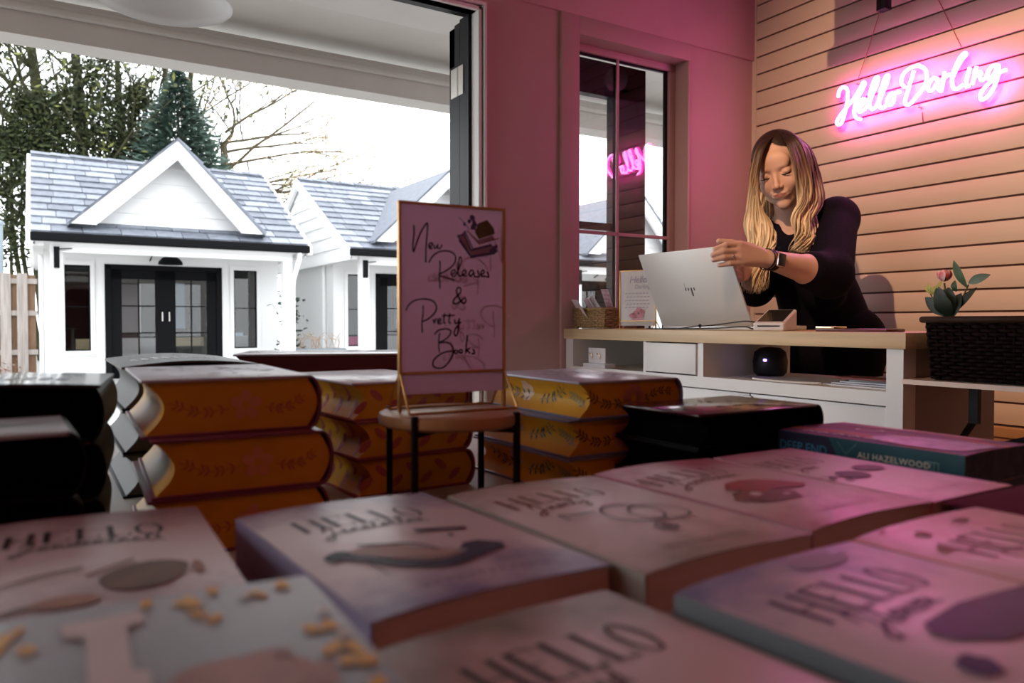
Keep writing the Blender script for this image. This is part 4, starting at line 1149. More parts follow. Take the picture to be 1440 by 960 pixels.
def hello(label, kind, loc, rz, base, edge, ink, seed, w=.14, bulge=.005, h=.214, t=.0244, spine=None, title=True, group='HELLO paperbacks', accent=None, word=None, tx=.16, tv=.345):
    cm = cover_mat('cover_' + kind, base, edge, seed, accent)
    T_, cv = paperback('paperback_book', label, w, h, t, cm, mat('spine_' + kind, spine or edge, .45), loc, rz, group=group, bulge=bulge)
    if title:
        im = mat('ink_' + kind, tuple(c * .65 for c in ink), .5)
        m_ = MB(); serif_text(m_, 'HELLO', tx, tv, .106, .140, cv); m_.build('title_lettering', im, T_)
        m_ = MB(); script(m_, word or ['cap', 'o', 'n', 'e', 'l', 'o', 'n', 'd', 'e', 'n'], tx + .06, tv + .085, .056, cv, .008, -.02); m_.build('subtitle_lettering', im, T_)
        m_ = MB()
        for k in range(11):
            xx = .26 + k * .045
            ribbon(m_, [(xx, .885), (xx + .014, .915), (xx + .028, .885)], .006, cv)
        m_.build('byline', mat('byline_' + kind, tuple(c * .75 for c in edge), .5), T_)
    return T_, cv

def pictures(T_, cv, parts):
    """parts: list of (part name, material, drawing function(mb))"""
    for n_, ma, fn_ in parts:
        m_ = MB(); fn_(m_); m_.build(n_, ma, T_)

PK = (.66, .57, .58)
ROW = [ # near-left/top-left corner, rotation, name...
]
def place(tl, rz, w, h):
    """centre of a book from the position of its head-left corner"""
    c, s = math.cos(R(rz)), math.sin(R(rz))
    return tl[0] + c * w / 2 + s * h / 2, tl[1] + s * w / 2 - c * h / 2

W_, H_ = .14, .214
t3 = .0250
# --- back row: five stacks of three
spec = [
 ('football', (-.047, .583), -2.0, (.76, .66, .68), (.34, .20, .25), (.055, .045, .06), 1.3, 'stack beside the tall black books'),
 ('heels', (.109, .527), 3.2, (.76, .68, .70), (.24, .20, .36), (.10, .09, .14), 5.1, 'stack in front of the orange edged books'),
 ('rings', (.259, .513), 1.7, (.76, .65, .65), (.33, .28, .22), (.30, .13, .07), 9.7, 'stack in front of the round riser'),
 ('car', (.405, .522), 1.8, (.78, .60, .62), (.56, .20, .26), (.32, .07, .08), 14.2, 'stack between the ring book and the fruit book'),
 ('fruit', (.551, .525), 0.0, (.78, .60, .62), (.56, .20, .26), (.33, .08, .08), 18.8, 'stack at the far right of the pale row'),
]
TITLE = {'football': 'pale pink paperback with HELLO title and a brown football on the cover', 'heels': 'lilac paperback with HELLO title and a navy high heeled shoe on the cover', 'rings': 'beige pink paperback with HELLO title and outlined rings on the cover',
         'car': 'pink paperback with HELLO title and a red blot picture on the cover', 'fruit': 'pink paperback with two dark oval shapes on the cover next to the teal spined book'}
for kind, tl, rz, base, edge, ink, seed, where in spec:
    w_ = .112 if kind == 'fruit' else W_
    cx, cy = place(tl, rz, w_, H_)
    words = {'football': ['cap', 'o', 'n', 'd', 'e', 'o', 'l', 'n', 'e', 'l', 't'], 'heels': ['cap', 'e', 'n', 'n', 't', 'o', 't', 'l', 'o', 'n'], 'rings': ['cap', 'n', 'o', 'e', 'l', 'y'], 'car': ['cap', 'e', 'o', 'n', 't', 'l', 'n', 'e', 'o', 'n'], 'fruit': ['cap', 'e', 'o', 'n', 'o']}
    T_, cv = hello(TITLE[kind], kind, (cx, cy, TZ + 2 * t3), rz, base, edge, ink, seed, w=w_, bulge=.001 if kind == 'fruit' else .0055, spine=tuple(.75 * c + .1 for c in edge), word=words[kind], tx={'football': .21, 'heels': .15, 'rings': .09, 'car': .04, 'fruit': .04}[kind])
    du_, dv_ = {'football': (-.06, .10), 'heels': (-.16, .10), 'rings': (-.13, .10), 'car': (-.17, .06), 'fruit': (-.12, .08)}[kind]; cv0 = cv
    cv = lambda a, b_, h_=0, cv0=cv0, du_=du_, dv_=dv_: cv0(min(.985, max(.015, a + du_)), min(.985, b_ + dv_), h_)
    if kind == 'football':
        BR_ = mat('football_brown', (.22, .11, .055), .5, var=.4, scale=60); CRM = mat('football_cream', (.60, .50, .42), .5); TAN = mat('football_tan', (.42, .22, .14), .5)
        def f1(mb):
            mb_pts = [(.60, .62), (.72, .54), (.84, .53), (.90, .57), (.86, .66), (.76, .72), (.64, .71)]
            poly(mb, smooth_line(mb_pts, 3, True), cv, .0004)
            ribbon(mb, smooth_line([(.28, .60), (.40, .56), (.55, .53)], 3), .012, cv, .0004); ribbon(mb, smooth_line([(.24, .80), (.38, .75), (.5, .76)], 3), .016, cv, .0004); ribbon(mb, smooth_line([(.56, .60), (.62, .56), (.72, .50)], 3), .012, cv, .0004)
        def f2(mb):
            blob(mb, .50, .75, .10, .035, cv, .0005, jag=.3); blob(mb, .93, .60, .02, .05, cv, .0005)
        pictures(T_, cv, [('cover_picture', BR_, f1), ('cover_picture_detail', TAN, f2)])
    if kind == 'heels':
        NV = mat('navy_ink', (.045, .05, .10), .5, var=.5, scale=80); SK = mat('shoe_tan', (.45, .32, .28), .5)
        def f1(mb):
            blob(mb, .30, .50, .055, .035, cv, .0003, jag=.2)
            ribbon(mb, smooth_line([(.28, .50), (.36, .56), (.48, .66), (.62, .70), (.78, .66), (.92, .62)], 4), [.05, .035, .03, .04] + [.05] * 17, cv, .0004)
            ribbon(mb, smooth_line([(.40, .46), (.50, .50), (.60, .53), (.66, .60)], 4), .014, cv, .0004)
            blob(mb, .84, .62, .10, .045, cv, .0004, jag=.5); ribbon(mb, [(.36, .58), (.37, .70)], .006, cv, .0004); ribbon(mb, [(.69, .42), (.93, .44)], .03, cv, .0004); blob(mb, .80, .50, .014, .012, cv, .0004)
        def f2(mb):
            poly(mb, smooth_line([(.34, .50), (.48, .48), (.60, .56), (.72, .63), (.60, .66), (.46, .60)], 3, True), cv, .0002)
        pictures(T_, cv, [('cover_picture_detail', SK, f2), ('cover_picture', NV, f1)])
    if kind == 'rings':
        RG = mat('ring_grey', (.20, .15, .16), .5); 
        def f1(mb):
            for (cx_, cy_, rx, ry, ro) in ((.62, .50, .15, .10, .1), (.76, .52, .16, .085, .0)):
                ribbon(mb, [(cx_ + rx * math.cos(a * PI / 14), cy_ + ry * math.sin(a * PI / 14)) for a in range(29)], .012, cv, .0004)
            ribbon(mb, [(.60 + .05 * math.cos(a * PI / 8), .66 + .03 * math.sin(a * PI / 8)) for a in range(17)], .012, cv, .0004)
            ribbon(mb, smooth_line([(.47, .44), (.36, .43), (.30, .40), (.30, .46)], 4), .010, cv, .0004); blob(mb, .60, .66, .03, .02, cv, .0005)
        pictures(T_, cv, [('cover_picture', RG, f1)])
    if kind == 'car':
        CR = mat('car_red', (.50, .07, .04), .5, var=.35, scale=120); CB = mat('car_brown', (.30, .11, .07), .5, var=.5, scale=90)
        def f1(mb): poly(mb, [(.36, .50), (.46, .44), (.6, .43), (.72, .45), (.84, .50), (.92, .56), (.82, .60), (.70, .60), (.60, .58), (.48, .60)], cv, .0004)
        def f2(mb): poly(mb, [(.26, .60), (.34, .54), (.48, .56), (.60, .58), (.66, .64), (.60, .70), (.46, .70), (.34, .68)], cv, .0003)
        def f3(mb): blob(mb, .42, .60, .035, .02, cv, .0005); blob(mb, .56, .655, .02, .012, cv, .0005)
        pictures(T_, cv, [('cover_picture_detail', CB, f2), ('cover_picture', CR, f1), ('cover_picture_highlight', mat('cream_print', (.7, .6, .55), .5), f3)])
    if kind == 'fruit':
        FD = mat('plum_ink', (.10, .035, .06), .5)
        def f1(mb):
            blob(mb, .44, .50, .14, .065, cv, .0004); blob(mb, .80, .44, .16, .055, cv, .0004)
            blob(mb, .20, .50, .04, .02, cv, .0004, jag=.9); blob(mb, .28, .545, .03, .02, cv, .0004, jag=.9); ribbon(mb, [(.15, .46), (.3, .5)], .008, cv, .0004)
        pictures(T_, cv, [('cover_picture', FD, f1)])
    for k in (1, 0):
        o2, _ = hello('pale paperback ' + ('second' if k else 'lowest') + ' in the pile topped by the HELLO book with the ' + {'football': 'football', 'heels': 'high heel', 'rings': 'rings', 'car': 'red blot', 'fruit': 'dark ovals'}[kind], kind + '_u', (cx + random.uniform(-.0015, .0015), cy + random.uniform(-.0015, .0015), TZ + k * t3), rz, base, edge, ink, seed, w=w_, title=False,
                      group='paperbacks under the HELLO books')
# --- front row: stacks of two
frow = [('green', (.094, .279), 5.0, (.72, .58, .60), (.25, .25, .19), (.045, .06, .045), 23.1, 'greenish pink paperback with HELLO title in dark green letters at the front edge'),
        ('purple', (.247, .259), 4.0, (.74, .60, .66), (.20, .22, .42), (.10, .07, .17), 27.9, 'lavender paperback with HELLO title and a dark blue lipstick shape on the cover'),
        ('orange', (.396, .270), 2.0, (.78, .56, .54), (.60, .26, .20), (.40, .12, .07), 33.3, 'pinkish orange paperback with HELLO title in rust letters beside the maroon book')]
for kind, tl, rz, base, edge, ink, seed, lab in frow:
    h_ = .214; w_ = {'green': .139, 'purple': .146, 'orange': .142}[kind]; tf = .025 if kind == 'green' else .0267
    cx, cy = place(tl, rz, w_, h_)
    T_, cv = hello(lab, kind, (cx, cy, TZ + 2 * tf), rz, base, edge, ink, seed, w=w_, t=tf, spine=(.20, .24, .26) if kind == 'purple' else None, word=['cap', 'o', 'e', 'n', 'd'] if kind == 'green' else ['cap', 'l', 'o', 'n', 'e', 'o', 'n'], tx={'green': .22, 'purple': .13, 'orange': .15}[kind], tv=.31)
    if kind == 'purple':
        def f1(mb):
            poly(mb, [(.25, .46), (.30, .425), (.55, .41), (.96, .42), (.96, .60), (.62, .58), (.38, .55), (.27, .50)], cv, .0004); blob(mb, .17, .56, .05, .035, cv, .0004, jag=.3); poly(mb, [(.40, .60), (.7, .66), (.72, .70), (.42, .64)], cv, .0004)
        pictures(T_, cv, [('cover_picture', mat('indigo_ink', (.05, .05, .16), .5, var=.3, scale=60), f1)])
        def f2(mb): blob(mb, .62, .07, .15, .045, cv, .0002, n=20, jag=.15)
        pictures(T_, cv, [('cover_wash', mat('grey_wash', (.36, .30, .42), .5), f2)])
    if kind == 'orange':
        def f1(mb):
            blob(mb, .25, .10, .03, .02, cv, .0004, jag=.5); blob(mb, .12, .20, .03, .02, cv, .0004, jag=.5); blob(mb, .62, .08, .05, .02, cv, .0004, jag=.5); blob(mb, .16, .02, .015, .012, cv, .0004)
        pictures(T_, cv, [('cover_picture', mat('rust_ink', (.45, .16, .10), .5), f1)])
    for k in (1, 0): hello('pale paperback %s under the %s HELLO book in the front row' % (('directly', 'lowest')[1 - k], {'green': 'greenish', 'purple': 'lavender', 'orange': 'orange'}[kind]), kind + '_u', (cx, cy, TZ + k * tf), rz, base, edge, ink, seed, w=w_, t=tf, title=False, group='paperbacks under the HELLO books')

# --- blue grey book with the big letter at the front left
BGc = cover_mat('cover_bluegrey', (.30, .35, .39), (.36, .40, .43), 41., (.40, .44, .47))
cx, cy = place((.093 - .155 * math.cos(R(-2)), .314 + .155 * .035), -2.0, .155, .228)
T_, cv = paperback('paperback_book', 'blue grey paperback with yellow blossoms and a big white letter I on the cover', .155, .228, .025, BGc, mat('spine_bluegrey', (.3, .33, .36), .4), (cx, cy, TZ + .075), -2.0, bulge=.002)
m_ = MB()
def ccx(px, py):
    p = PZ(px, py, TZ + .101); c, s = math.cos(R(-2)), math.sin(R(-2)); dx, dy = p.x - cx, p.y - cy
    return ((dx * c + dy * s) / .155 + .5, .5 - (-dx * s + dy * c) / .228)
II = [(88, 882), (200, 858), (205, 876), (178, 884), (180, 950), (215, 948), (218, 962), (175, 1100), (60, 1120), (55, 1095), (112, 1080), (122, 902), (92, 906)]
II = [(84, 884), (198, 860), (204, 876), (178, 886), (186, 948), (212, 950), (214, 990), (120, 1010), (124, 960), (120, 902), (90, 902)]
poly(m_, [ccx(*p) for p in II], cv, .0005)
m_.build('title_lettering', mat('pale_letter', (.70, .63, .62), .5), T_)
m_ = MB()
random.seed(3)
YEL = mat('yellow_blossom', (.80, .42, .03), .5, col2=(.82, .55, .12), scale=80)
for (px, py, n) in ((262, 848, 4), (285, 868, 3), (300, 830, 2), (360, 833, 3), (385, 824, 2), (20, 905, 3), (40, 915, 2), (455, 880, 3), (480, 905, 4), (495, 922, 3), (525, 928, 2), (535, 955, 3), (195, 850, 2), (5, 900, 2), (560, 950, 0)):
    a, b_ = ccx(px, py)
    for k in range(n):
        x_, y_ = a + random.uniform(-.03, .03), b_ + random.uniform(-.018, .018)
        if .01 < x_ < .975 and .01 < y_ < .99: blob(m_, x_, y_, random.uniform(.014, .024), random.uniform(.010, .018), cv, .0004, n=9, jag=.5, rot=random.random() * 3)
m_.build('blossom_print', YEL, T_)
m_ = MB()
for (px, py) in ((345, 838), (470, 855), (505, 885)):
    a, b_ = ccx(px, py); blob(m_, min(a, .965), b_, .018, .014, cv, .0006, n=9, jag=.4)
m_.build('cream_blossom_print', mat('cream_blossom', (.72, .68, .60), .5), T_)
m_ = MB()
for (px, py, rx, ry) in ((320, 950, .10, .05), (400, 955, .10, .06), (375, 920, .05, .015)):
    a, b_ = ccx(px, py); blob(m_, a, b_, rx, ry, cv, .0003, n=18, jag=.3)
m_.build('coral_print', mat('coral_wash', (.50, .30, .27), .5, var=.25, scale=40), T_)
for k in (2, 1, 0):
    paperback('paperback_book', 'pale paperback %s under the blue grey letter book' % ['lowest', 'midway', 'directly'][k], .15, .22, .025, mat('plain_pale_cover', (.5, .45, .47), .5), mat('plain_pale_spine', (.5, .45, .47), .5), (cx - .004, cy - .003, TZ + k * .025), -2.0, bulge=0, group='paperbacks under the blue grey book')

# ---------------------------------------------------------------- hardcovers with painted edges
YP = mat('sprayed_yellow_edge', (.80, .42, .035), .5, var=.10, scale=30, spec=.2)
def hardcover(label, w, h, t, loc, rz, board, pages, deco=None, group=None, name='hardcover_book', ridge=.006, concave=.015, boardtop=None, bulge=0.0, cat='book'):
    """spine at +x, hollow fore edge at -x, head at +y; origin bottom centre"""
    T_ = thing(name, label, cat, loc, R(rz), group)
    bt = .0028; ov = .0035
    for nm, z_, mm in (('back_board', 0, board), ('front_board', t - bt, boardtop or board)):
        m_ = MB()
        if bulge and z_ > 0:
            n = 12; vs = []
            for i in range(n + 1):
                u = i / n; zz = z_ + bulge * math.sin(PI * u) ; x_ = -w / 2 + u * w
                vs += [(x_, -h / 2, zz), (x_, h / 2, zz), (x_, h / 2, zz + bt), (x_, -h / 2, zz + bt)]
            fs_ = []
            for i in range(n):
                for k in range(4): fs_.append((4 * i + k, 4 * i + (k + 1) % 4, 4 * i + 4 + (k + 1) % 4, 4 * i + 4 + k))
            fs_ += [(0, 3, 2, 1), (4 * n, 4 * n + 1, 4 * n + 2, 4 * n + 3)]
            m_.add(vs, fs_)
        else:
            m_.rbox((-w / 2, -h / 2, z_), (w / 2 - .007, h / 2, z_ + bt), .0008)
        m_.build(nm, mm, T_, smooth=True)
    # rounded spine
    m_ = MB(); pr = []; n = 12
    for i in range(n + 1):
        a = -PI / 2 + PI * i / n; pr.append((w / 2 - .009 + .012 * math.cos(a) , t / 2 + (t / 2) * math.sin(a)))
    for i in range(n, -1, -1):
        a = -PI / 2 + PI * i / n; pr.append((w / 2 - .009 + .0095 * math.cos(a), t / 2 + (t / 2 - .0022) * math.sin(a)))
    m_.prism(pr, -h / 2, h / 2, 'y'); m_.build('spine', board, T_, smooth=True)
    # page block
    m_ = MB(); pr = []; n = 12
    zt0, zt1 = bt, t - bt
    for i in range(n + 1):
        s_ = i / n; pr.append((-w / 2 + ov + concave * math.sin(PI * s_), zt0 + (zt1 - zt0) * s_))
    for i in range(n, -1, -1):
        s_ = i / n; pr.append((w / 2 - .010 + .0095 * math.sin(PI * s_), zt0 + (zt1 - zt0) * s_))
    m_.prism(pr, -h / 2 + ov, h / 2 - ov, 'y'); m_.build('page_block', pages, T_, smooth=True)
    tail = lambda a, b_, h_=0: (-w / 2 + a, -h / 2 + ov - .0004 - h_, b_)       # a = metres from fore edge, b = height
    def fore(a, b_, h_=0):                                            # a = metres from the tail, b = height
        s_ = min(1, max(0, (b_ - zt0) / (zt1 - zt0)))
        return (-w / 2 + ov + concave * math.sin(PI * s_) - .0004 - h_, -h / 2 + ov + a, b_)
    top = lambda a, b_, h_=0: (-w / 2 + a * w, -h / 2 + b_ * h, t + (bulge * math.sin(PI * a)) + .0003 + h_)
    if deco: deco(T_, tail, fore, top, w, h, t)
    return T_

def flower(mb, cx, cy, r, fn, n=5):
    for k in range(n):
        a = 2 * PI * k / n + .3; blob(mb, cx + r * .62 * math.cos(a), cy + r * .62 * math.sin(a), r * .42, r * .36, fn, .0001, n=10, rot=a)
def frond(mb, x0_, y0_, x1_, y1_, bend, fn, n=8, L=.0075, wd=.0022):
    P = smooth_line([(x0_, y0_), ((x0_ + x1_) / 2, (y0_ + y1_) / 2 + bend), (x1_, y1_)], 6)
    ribbon(mb, P, .0007, fn)
    for i in range(1, n):
        u = i / n * (len(P) - 1); p = P[int(u)]; q = P[min(int(u) + 1, len(P) - 1)]; d_ = math.atan2(q[1] - p[1], q[0] - p[0])
        for s_ in (-1, 1):
            a = d_ + s_ * .85; e = (p[0] + L * math.cos(a), p[1] + L * math.sin(a)); mid = ((p[0] + e[0]) / 2, (p[1] + e[1]) / 2)
            nx, ny = -math.sin(a) * wd / 2, math.cos(a) * wd / 2
            poly(mb, [p, (mid[0] + nx, mid[1] + ny), e, (mid[0] - nx, mid[1] - ny)], fn, .0001)
def deco_rose(col_f, col_l, fore_l=True, small=False):
    def D_(T_, tail, fore, top, w, h, t):
        m_ = MB(); flower(m_, w * .57, t * .5, t * .27, tail); m_.build('painted_flower', col_f, T_)
        m_ = MB(); frond(m_, w * .47, t * .45, w * .14, t * .60, -.006, tail); frond(m_, w * .68, t * .45, w * .92, t * .62, -.006, tail); m_.build('painted_fronds', col_l, T_)
        m_ = MB()
        for k in range(4):
            blob(m_, .03 + k * .045, t * (.4 + .2 * (k % 2)), .012, .006, fore, .0001, rot=.6 * (-1) ** k)
        frond(m_, .02, t * .3, .09, t * .7, .004, fore, 6); m_.build('painted_fore_edge', col_f if not fore_l else mat('teal_painted_leaf', (.03, .13, .13), .5), T_)
    return D_
def cover_print(T_, top, col, seed):
    random.seed(seed); m_ = MB()
    for i in range(26):
        a, b_ = random.uniform(.1, .9), random.uniform(.08, .92); blob(m_, a, b_, random.uniform(.015, .05), random.uniform(.01, .03), top, n=8, jag=.7, rot=random.random() * 3)
    m_.build('cover_print', col, T_)
PINKB = mat('plum_board', (.22, .055, .10), .35); LILT = mat('lilac_cover', (.50, .42, .50), .28, var=.12, scale=30)
PFL = mat('peach_painted_flower', (.78, .36, .16), .5); RLV = mat('rose_painted_leaf', (.55, .18, .05), .5)
DECO1 = deco_rose(PFL, RLV, False)
def decoL(T_, tail, fore, top, w, h, t):
    DECO1(T_, tail, fore, top, w, h, t); cover_print(T_, top, mat('violet_print', (.16, .12, .22), .4), 5)
def bookpos(nl, rz, w, h):
    """centre from the near fore-edge (left) corner"""
    c, s = math.cos(R(rz)), math.sin(R(rz))
    return nl[0] + c * w / 2 - s * h / 2, nl[1] + s * w / 2 + c * h / 2
tl_ = .0515
labs = ['orange edged hardcover topmost of the stack beside the black books', 'orange edged hardcover second of the stack beside the black books', 'orange edged hardcover lowest of the stack beside the black books']
for k, (dx, dy, dr) in enumerate(((0, 0, 0), (.006, -.014, -1.2), (.002, -.016, -.5))):
    x, y = bookpos((.073 + dx, .731 + dy), -1.8 + dr, .155, .225)
    hardcover(labs[k], .155, .225, tl_, (x, y, TZ + (2 - k) * tl_), -1.8 + dr, PINKB, YP, decoL if k == 0 else DECO1, 'hardcovers with orange painted edges', boardtop=LILT if k == 0 else None)
REDB = mat('rose_board', (.36, .10, .10), .35)
PINKL = mat('pink_painted_leaf', (.55, .16, .10), .5)
def decoM(T_, tail, fore, top, w, h, t):
    m_ = MB()
    for k in range(7):
        blob(m_, .012 + k * .02, t * (.35 + .3 * (k % 2)), .010, .0045, tail, .0001, rot=.7 * (-1) ** k)
    m_.build('painted_leaves', PINKL, T_)
    m_ = MB()
    for k in range(8):
        blob(m_, .02 + k * .022, t * (.3 + .35 * (k % 2)), .012, .005, fore, .0001, rot=1.0 * (-1) ** k)
    m_.build('painted_fore_edge', PINKL, T_)
def decoM2(T_, tail, fore, top, w, h, t):
    decoM(T_, tail, fore, top, w, h, t); cover_print(T_, top, mat('violet_print', (.16, .12, .22), .4), 9)
tm = .045
labs = ['yellow edged hardcover topmost of the stack behind the round riser', 'yellow edged hardcover second of the stack behind the round riser', 'yellow edged hardcover lowest of the stack behind the round riser']
for k, (dx, dy, dr) in enumerate(((0, 0, 0), (.004, -.004, 1), (.006, .0, -1))):
    x, y = bookpos((.304 + dx, .845 + dy), 4.4 + dr, .158, .225)
    hardcover(labs[k], .158, .225, tm, (x, y, TZ + (2 - k) * tm), 4.4 + dr, REDB, YP, decoM2 if k == 0 else decoM, 'hardcovers behind the riser', boardtop=mat('pale_lilac_cover', (.66, .60, .66), .25) if k == 0 else None)
BLUB = mat('blue_board', (.22, .25, .38), .35)
DLF = mat('dark_painted_leaf', (.05, .06, .03), .5); TLF = mat('teal_painted_leaf', (.03, .13, .13), .5); CRF = mat('cream_painted_flower', (.80, .62, .45), .5)
def decoR(T_, tail, fore, top, w, h, t):
    m_ = MB(); flower(m_, w * .53, t * .5, t * .36, tail, 9); m_.build('painted_flower', mat('peach_painted_bloom', (.70, .33, .20), .5), T_)
    m_ = MB(); frond(m_, w * .44, t * .40, w * .06, t * .72, -.008, tail, 9, .009); frond(m_, w * .62, t * .42, w * .93, t * .62, .006, tail, 8, .008); m_.build('painted_fronds', DLF, T_)
    m_ = MB(); blob(m_, w * .53, t * .5, t * .1, t * .1, tail, .0003); m_.build('flower_centre', YP, T_)
    m_ = MB(); frond(m_, .105, t * .35, .045, t * .75, -.004, fore, 7, .010, .003); frond(m_, .125, t * .4, .20, t * .7, -.004, fore, 7, .010, .003); m_.build('painted_fore_edge', TLF, T_)
    m_ = MB(); flower(m_, .135, t * .55, t * .30, fore, 8); m_.build('painted_fore_flower', CRF, T_)
    m_ = MB(); frond(m_, .005, t * .3, .04, t * .6, .002, fore, 6, .008, .003); m_.build('pale_painted_frond', mat('pale_teal_leaf', (.20, .32, .22), .5), T_)
def decoR2(T_, tail, fore, top, w, h, t):
    decoR(T_, tail, fore, top, w, h, t); cover_print(T_, top, mat('slate_print', (.28, .27, .38), .4), 11)
labs = ['blue bound hardcover with yellow flowered edges topmost of the stack near the counter', 'blue bound hardcover with yellow flowered edges second of the stack near the counter', 'blue bound hardcover with yellow flowered edges lowest of the stack near the counter']
for k, (dx, dy, dr) in enumerate(((0, 0, 0), (-.012, .004, 1.2), (-.014, .002, 1.5))):
    x, y = bookpos((.534 + dx, .719 + dy), -.8 + dr, .160, .225)
    hardcover(labs[k], .160, .225, tm, (x, y, TZ + (2 - k) * tm), -.8 + dr, BLUB, YP, decoR2 if k == 0 else decoR, 'blue bound hardcovers near the counter', boardtop=mat('bluegrey_cover', (.46, .46, .55), .25) if k == 0 else None)

# ---------------------------------------------------------------- black and dark books
BKB = mat('black_board', (.003, .003, .004), .5, spec=.15); BKP = mat('black_pages', (.002, .002, .002), .9, spec=.03); GBK = mat('gloss_black_cover', (.02, .02, .025), .12, coat=.6)
def silver_print(T_, tail, fore, top, w, h, t):
    m_ = MB()
    for k in range(9): poly(m_, [(.12 + k * .08, .3), (.17 + k * .08, .3), (.17 + k * .08, .52), (.12 + k * .08, .52)], top)
    for k in range(12): ribbon(m_, [(.15 + k * .06, .7), (.18 + k * .06, .78)], .012, top)
    m_.build('cover_print', mat('silver_foil', (.42, .42, .44), .25, metal=.6), T_)
x1, y1 = .044, .763
for k, tt in enumerate((.050, .050, .050)):
    rz = -8 + k * 1.5; w_ = .17; c, s = math.cos(R(rz)), math.sin(R(rz)); nl = (x1 + .001 * k - c * w_, y1 - s * w_)
    x, y = bookpos(nl, rz, w_, .165)
    hardcover(['thick black glossy book topmost of the tall black stack', 'thick black book second of the tall black stack', 'thick black book lowest of the tall black stack'][k], w_, .165, tt, (x, y, TZ + (2 - k) * .05), rz, BKB, BKP, silver_print if k == 0 else None, 'tall black stack', boardtop=GBK, bulge=.003 if k == 0 else 0)
LGC = mat('pale_grey_cover', (.40, .41, .44), .3)
def dark_bird(T_, tail, fore, top, w, h, t):
    m_ = MB(); poly(m_, [(.50, .62), (.60, .55), (.66, .45), (.78, .50), (.93, .62), (.80, .56), (.70, .60), (.60, .66)], top); poly(m_, [(.30, .5), (.5, .4), (.6, .5), (.5, .7), (.36, .7)], top); m_.build('cover_print', mat('ink_bird', (.03, .03, .045), .4), T_)
for k, tt in enumerate((.045, .045, .040)):
    w_ = .16; nl = (.024 - w_, .600)
    zz = TZ + (.130 - .045 * (k + 1) if k < 2 else 0)
    x, y = bookpos(nl, 2, w_, .112)
    hardcover(['pale grey covered book with black edges topping the low stack by the tall black books', 'black book second of the low stack by the tall black books', 'black book lowest of the low stack by the tall black books'][k], w_, .112, tt, (x, y, [TZ + .085, TZ + .040, TZ][k]), 2, BKB, BKP, dark_bird if k == 0 else None, 'low black stack', boardtop=LGC if k == 0 else BKB)
# black curved-cover book behind the orange stack
for k in range(3):
    x, y = bookpos((.079, .990), 0, .155, .26)
    hardcover(['charcoal book with a bowed cover behind the orange edged stack, topmost', 'charcoal book behind the orange edged stack, second', 'charcoal book behind the orange edged stack, lowest'][k], .155, .26, .051, (x, y, TZ + (2 - k) * .051), 0, BKB, mat('grey_pages', (.10, .10, .10), .6), None if k else silver_print, 'charcoal books behind the orange stack', boardtop=mat('charcoal_cover', (.05, .052, .052), .3, var=.3, scale=30), bulge=.006 if k == 0 else 0)
# dark red books at the back
DRB = mat('dark_red_board', (.10, .006, .010), .3)
for k in range(3):
    hardcover(['dark red hardcover topmost at the back of the table by the opening', 'dark red hardcover second at the back of the table', 'dark red hardcover lowest at the back of the table'][k], .26, .17, .052, (.40, 1.245, TZ + (2 - k) * .052), -21, DRB, mat('dark_red_pages', (.09, .008, .012), .5), None, 'dark red books at the back of the table', boardtop=mat('wine_cover', (.38, .30, .32), .2))
# glossy black book right
def red_edge(T_, tail, fore, top, w, h, t):
    m_ = MB(); random.seed(4)
    for k in range(40):
        blob(m_, random.uniform(.08, .75), random.uniform(.25, .95), random.uniform(.01, .05), random.uniform(.005, .02), top, n=7, jag=.9, rot=random.random() * 3)
    m_.build('cover_print', mat('foil_speckle', (.22, .17, .17), .25, metal=.4), T_)
    m_ = MB(); ribbon(m_, [(.06, .04), (.95, .04), (.95, .9)], .02, top); m_.build('cover_border', mat('crimson_line', (.28, .02, .05), .4), T_)
zg = .0366
for k in range(3):
    x, y = bookpos((.573, .567 + .0015 * k), 1.0, .203, .130)
    hardcover(['glossy black book with crimson trim topmost before the blue bound stack', 'black book second of the stack before the blue bound stack', 'black book lowest of the stack before the blue bound stack'][k], .203, .130, zg, (x, y, TZ + (2 - k) * zg), 1.0, BKB, BKP, red_edge if k == 0 else None, 'black stack before the blue bound stack', boardtop=mat('maroon_gloss', (.035, .010, .014), .15, coat=.5) if k == 0 else BKB)

# teal and purple paperback with lettered spine
cx, cy = place((.690, .562), 1.2, .118, .198)
def deepmat():
    m = bpy.data.materials.new('cover_teal_purple'); m.use_nodes = True; nt = m.node_tree; b = nt.nodes['Principled BSDF']; b.inputs['Roughness'].default_value = .5; b.inputs['Specular IOR Level'].default_value = .2
    tc = nt.nodes.new('ShaderNodeTexCoord'); n = nt.nodes.new('ShaderNodeTexNoise'); n.inputs['Scale'].default_value = 12; nt.links.new(tc.outputs['Object'], n.inputs[0])
    w_ = nt.nodes.new('ShaderNodeTexWave'); w_.inputs['Scale'].default_value = 3.2; w_.inputs['Distortion'].default_value = 6; nt.links.new(tc.outputs['Object'], w_.inputs[0])
    cr_ = nt.nodes.new('ShaderNodeValToRGB'); e = cr_.color_ramp.elements; e[0].color = (.20, .02, .08, 1); e[1].color = (.50, .12, .10, 1)
    for p, c in ((.3, (.07, .05, .16, 1)), (.55, (.30, .03, .12, 1)), (.8, (.10, .09, .26, 1))):
        q = e.new(p); q.color = c
    nt.links.new(w_.outputs[0], cr_.inputs[0]); nt.links.new(cr_.outputs[0], b.inputs['Base Color']); return m
DM = deepmat()
TEAL = mat('teal_spine', (.012, .085, .11), .35, var=.2, scale=40)
dk = .0290
T_, cv = paperback('paperback_book', 'purple and teal paperback with the author name on its spine near the counter corner', .118, .198, dk, DM, TEAL, (cx, cy, TZ + 2 * dk), 1.0, bulge=.003, pages=mat('indigo_pages', (.05, .06, .11), .6, var=.5, scale=90))
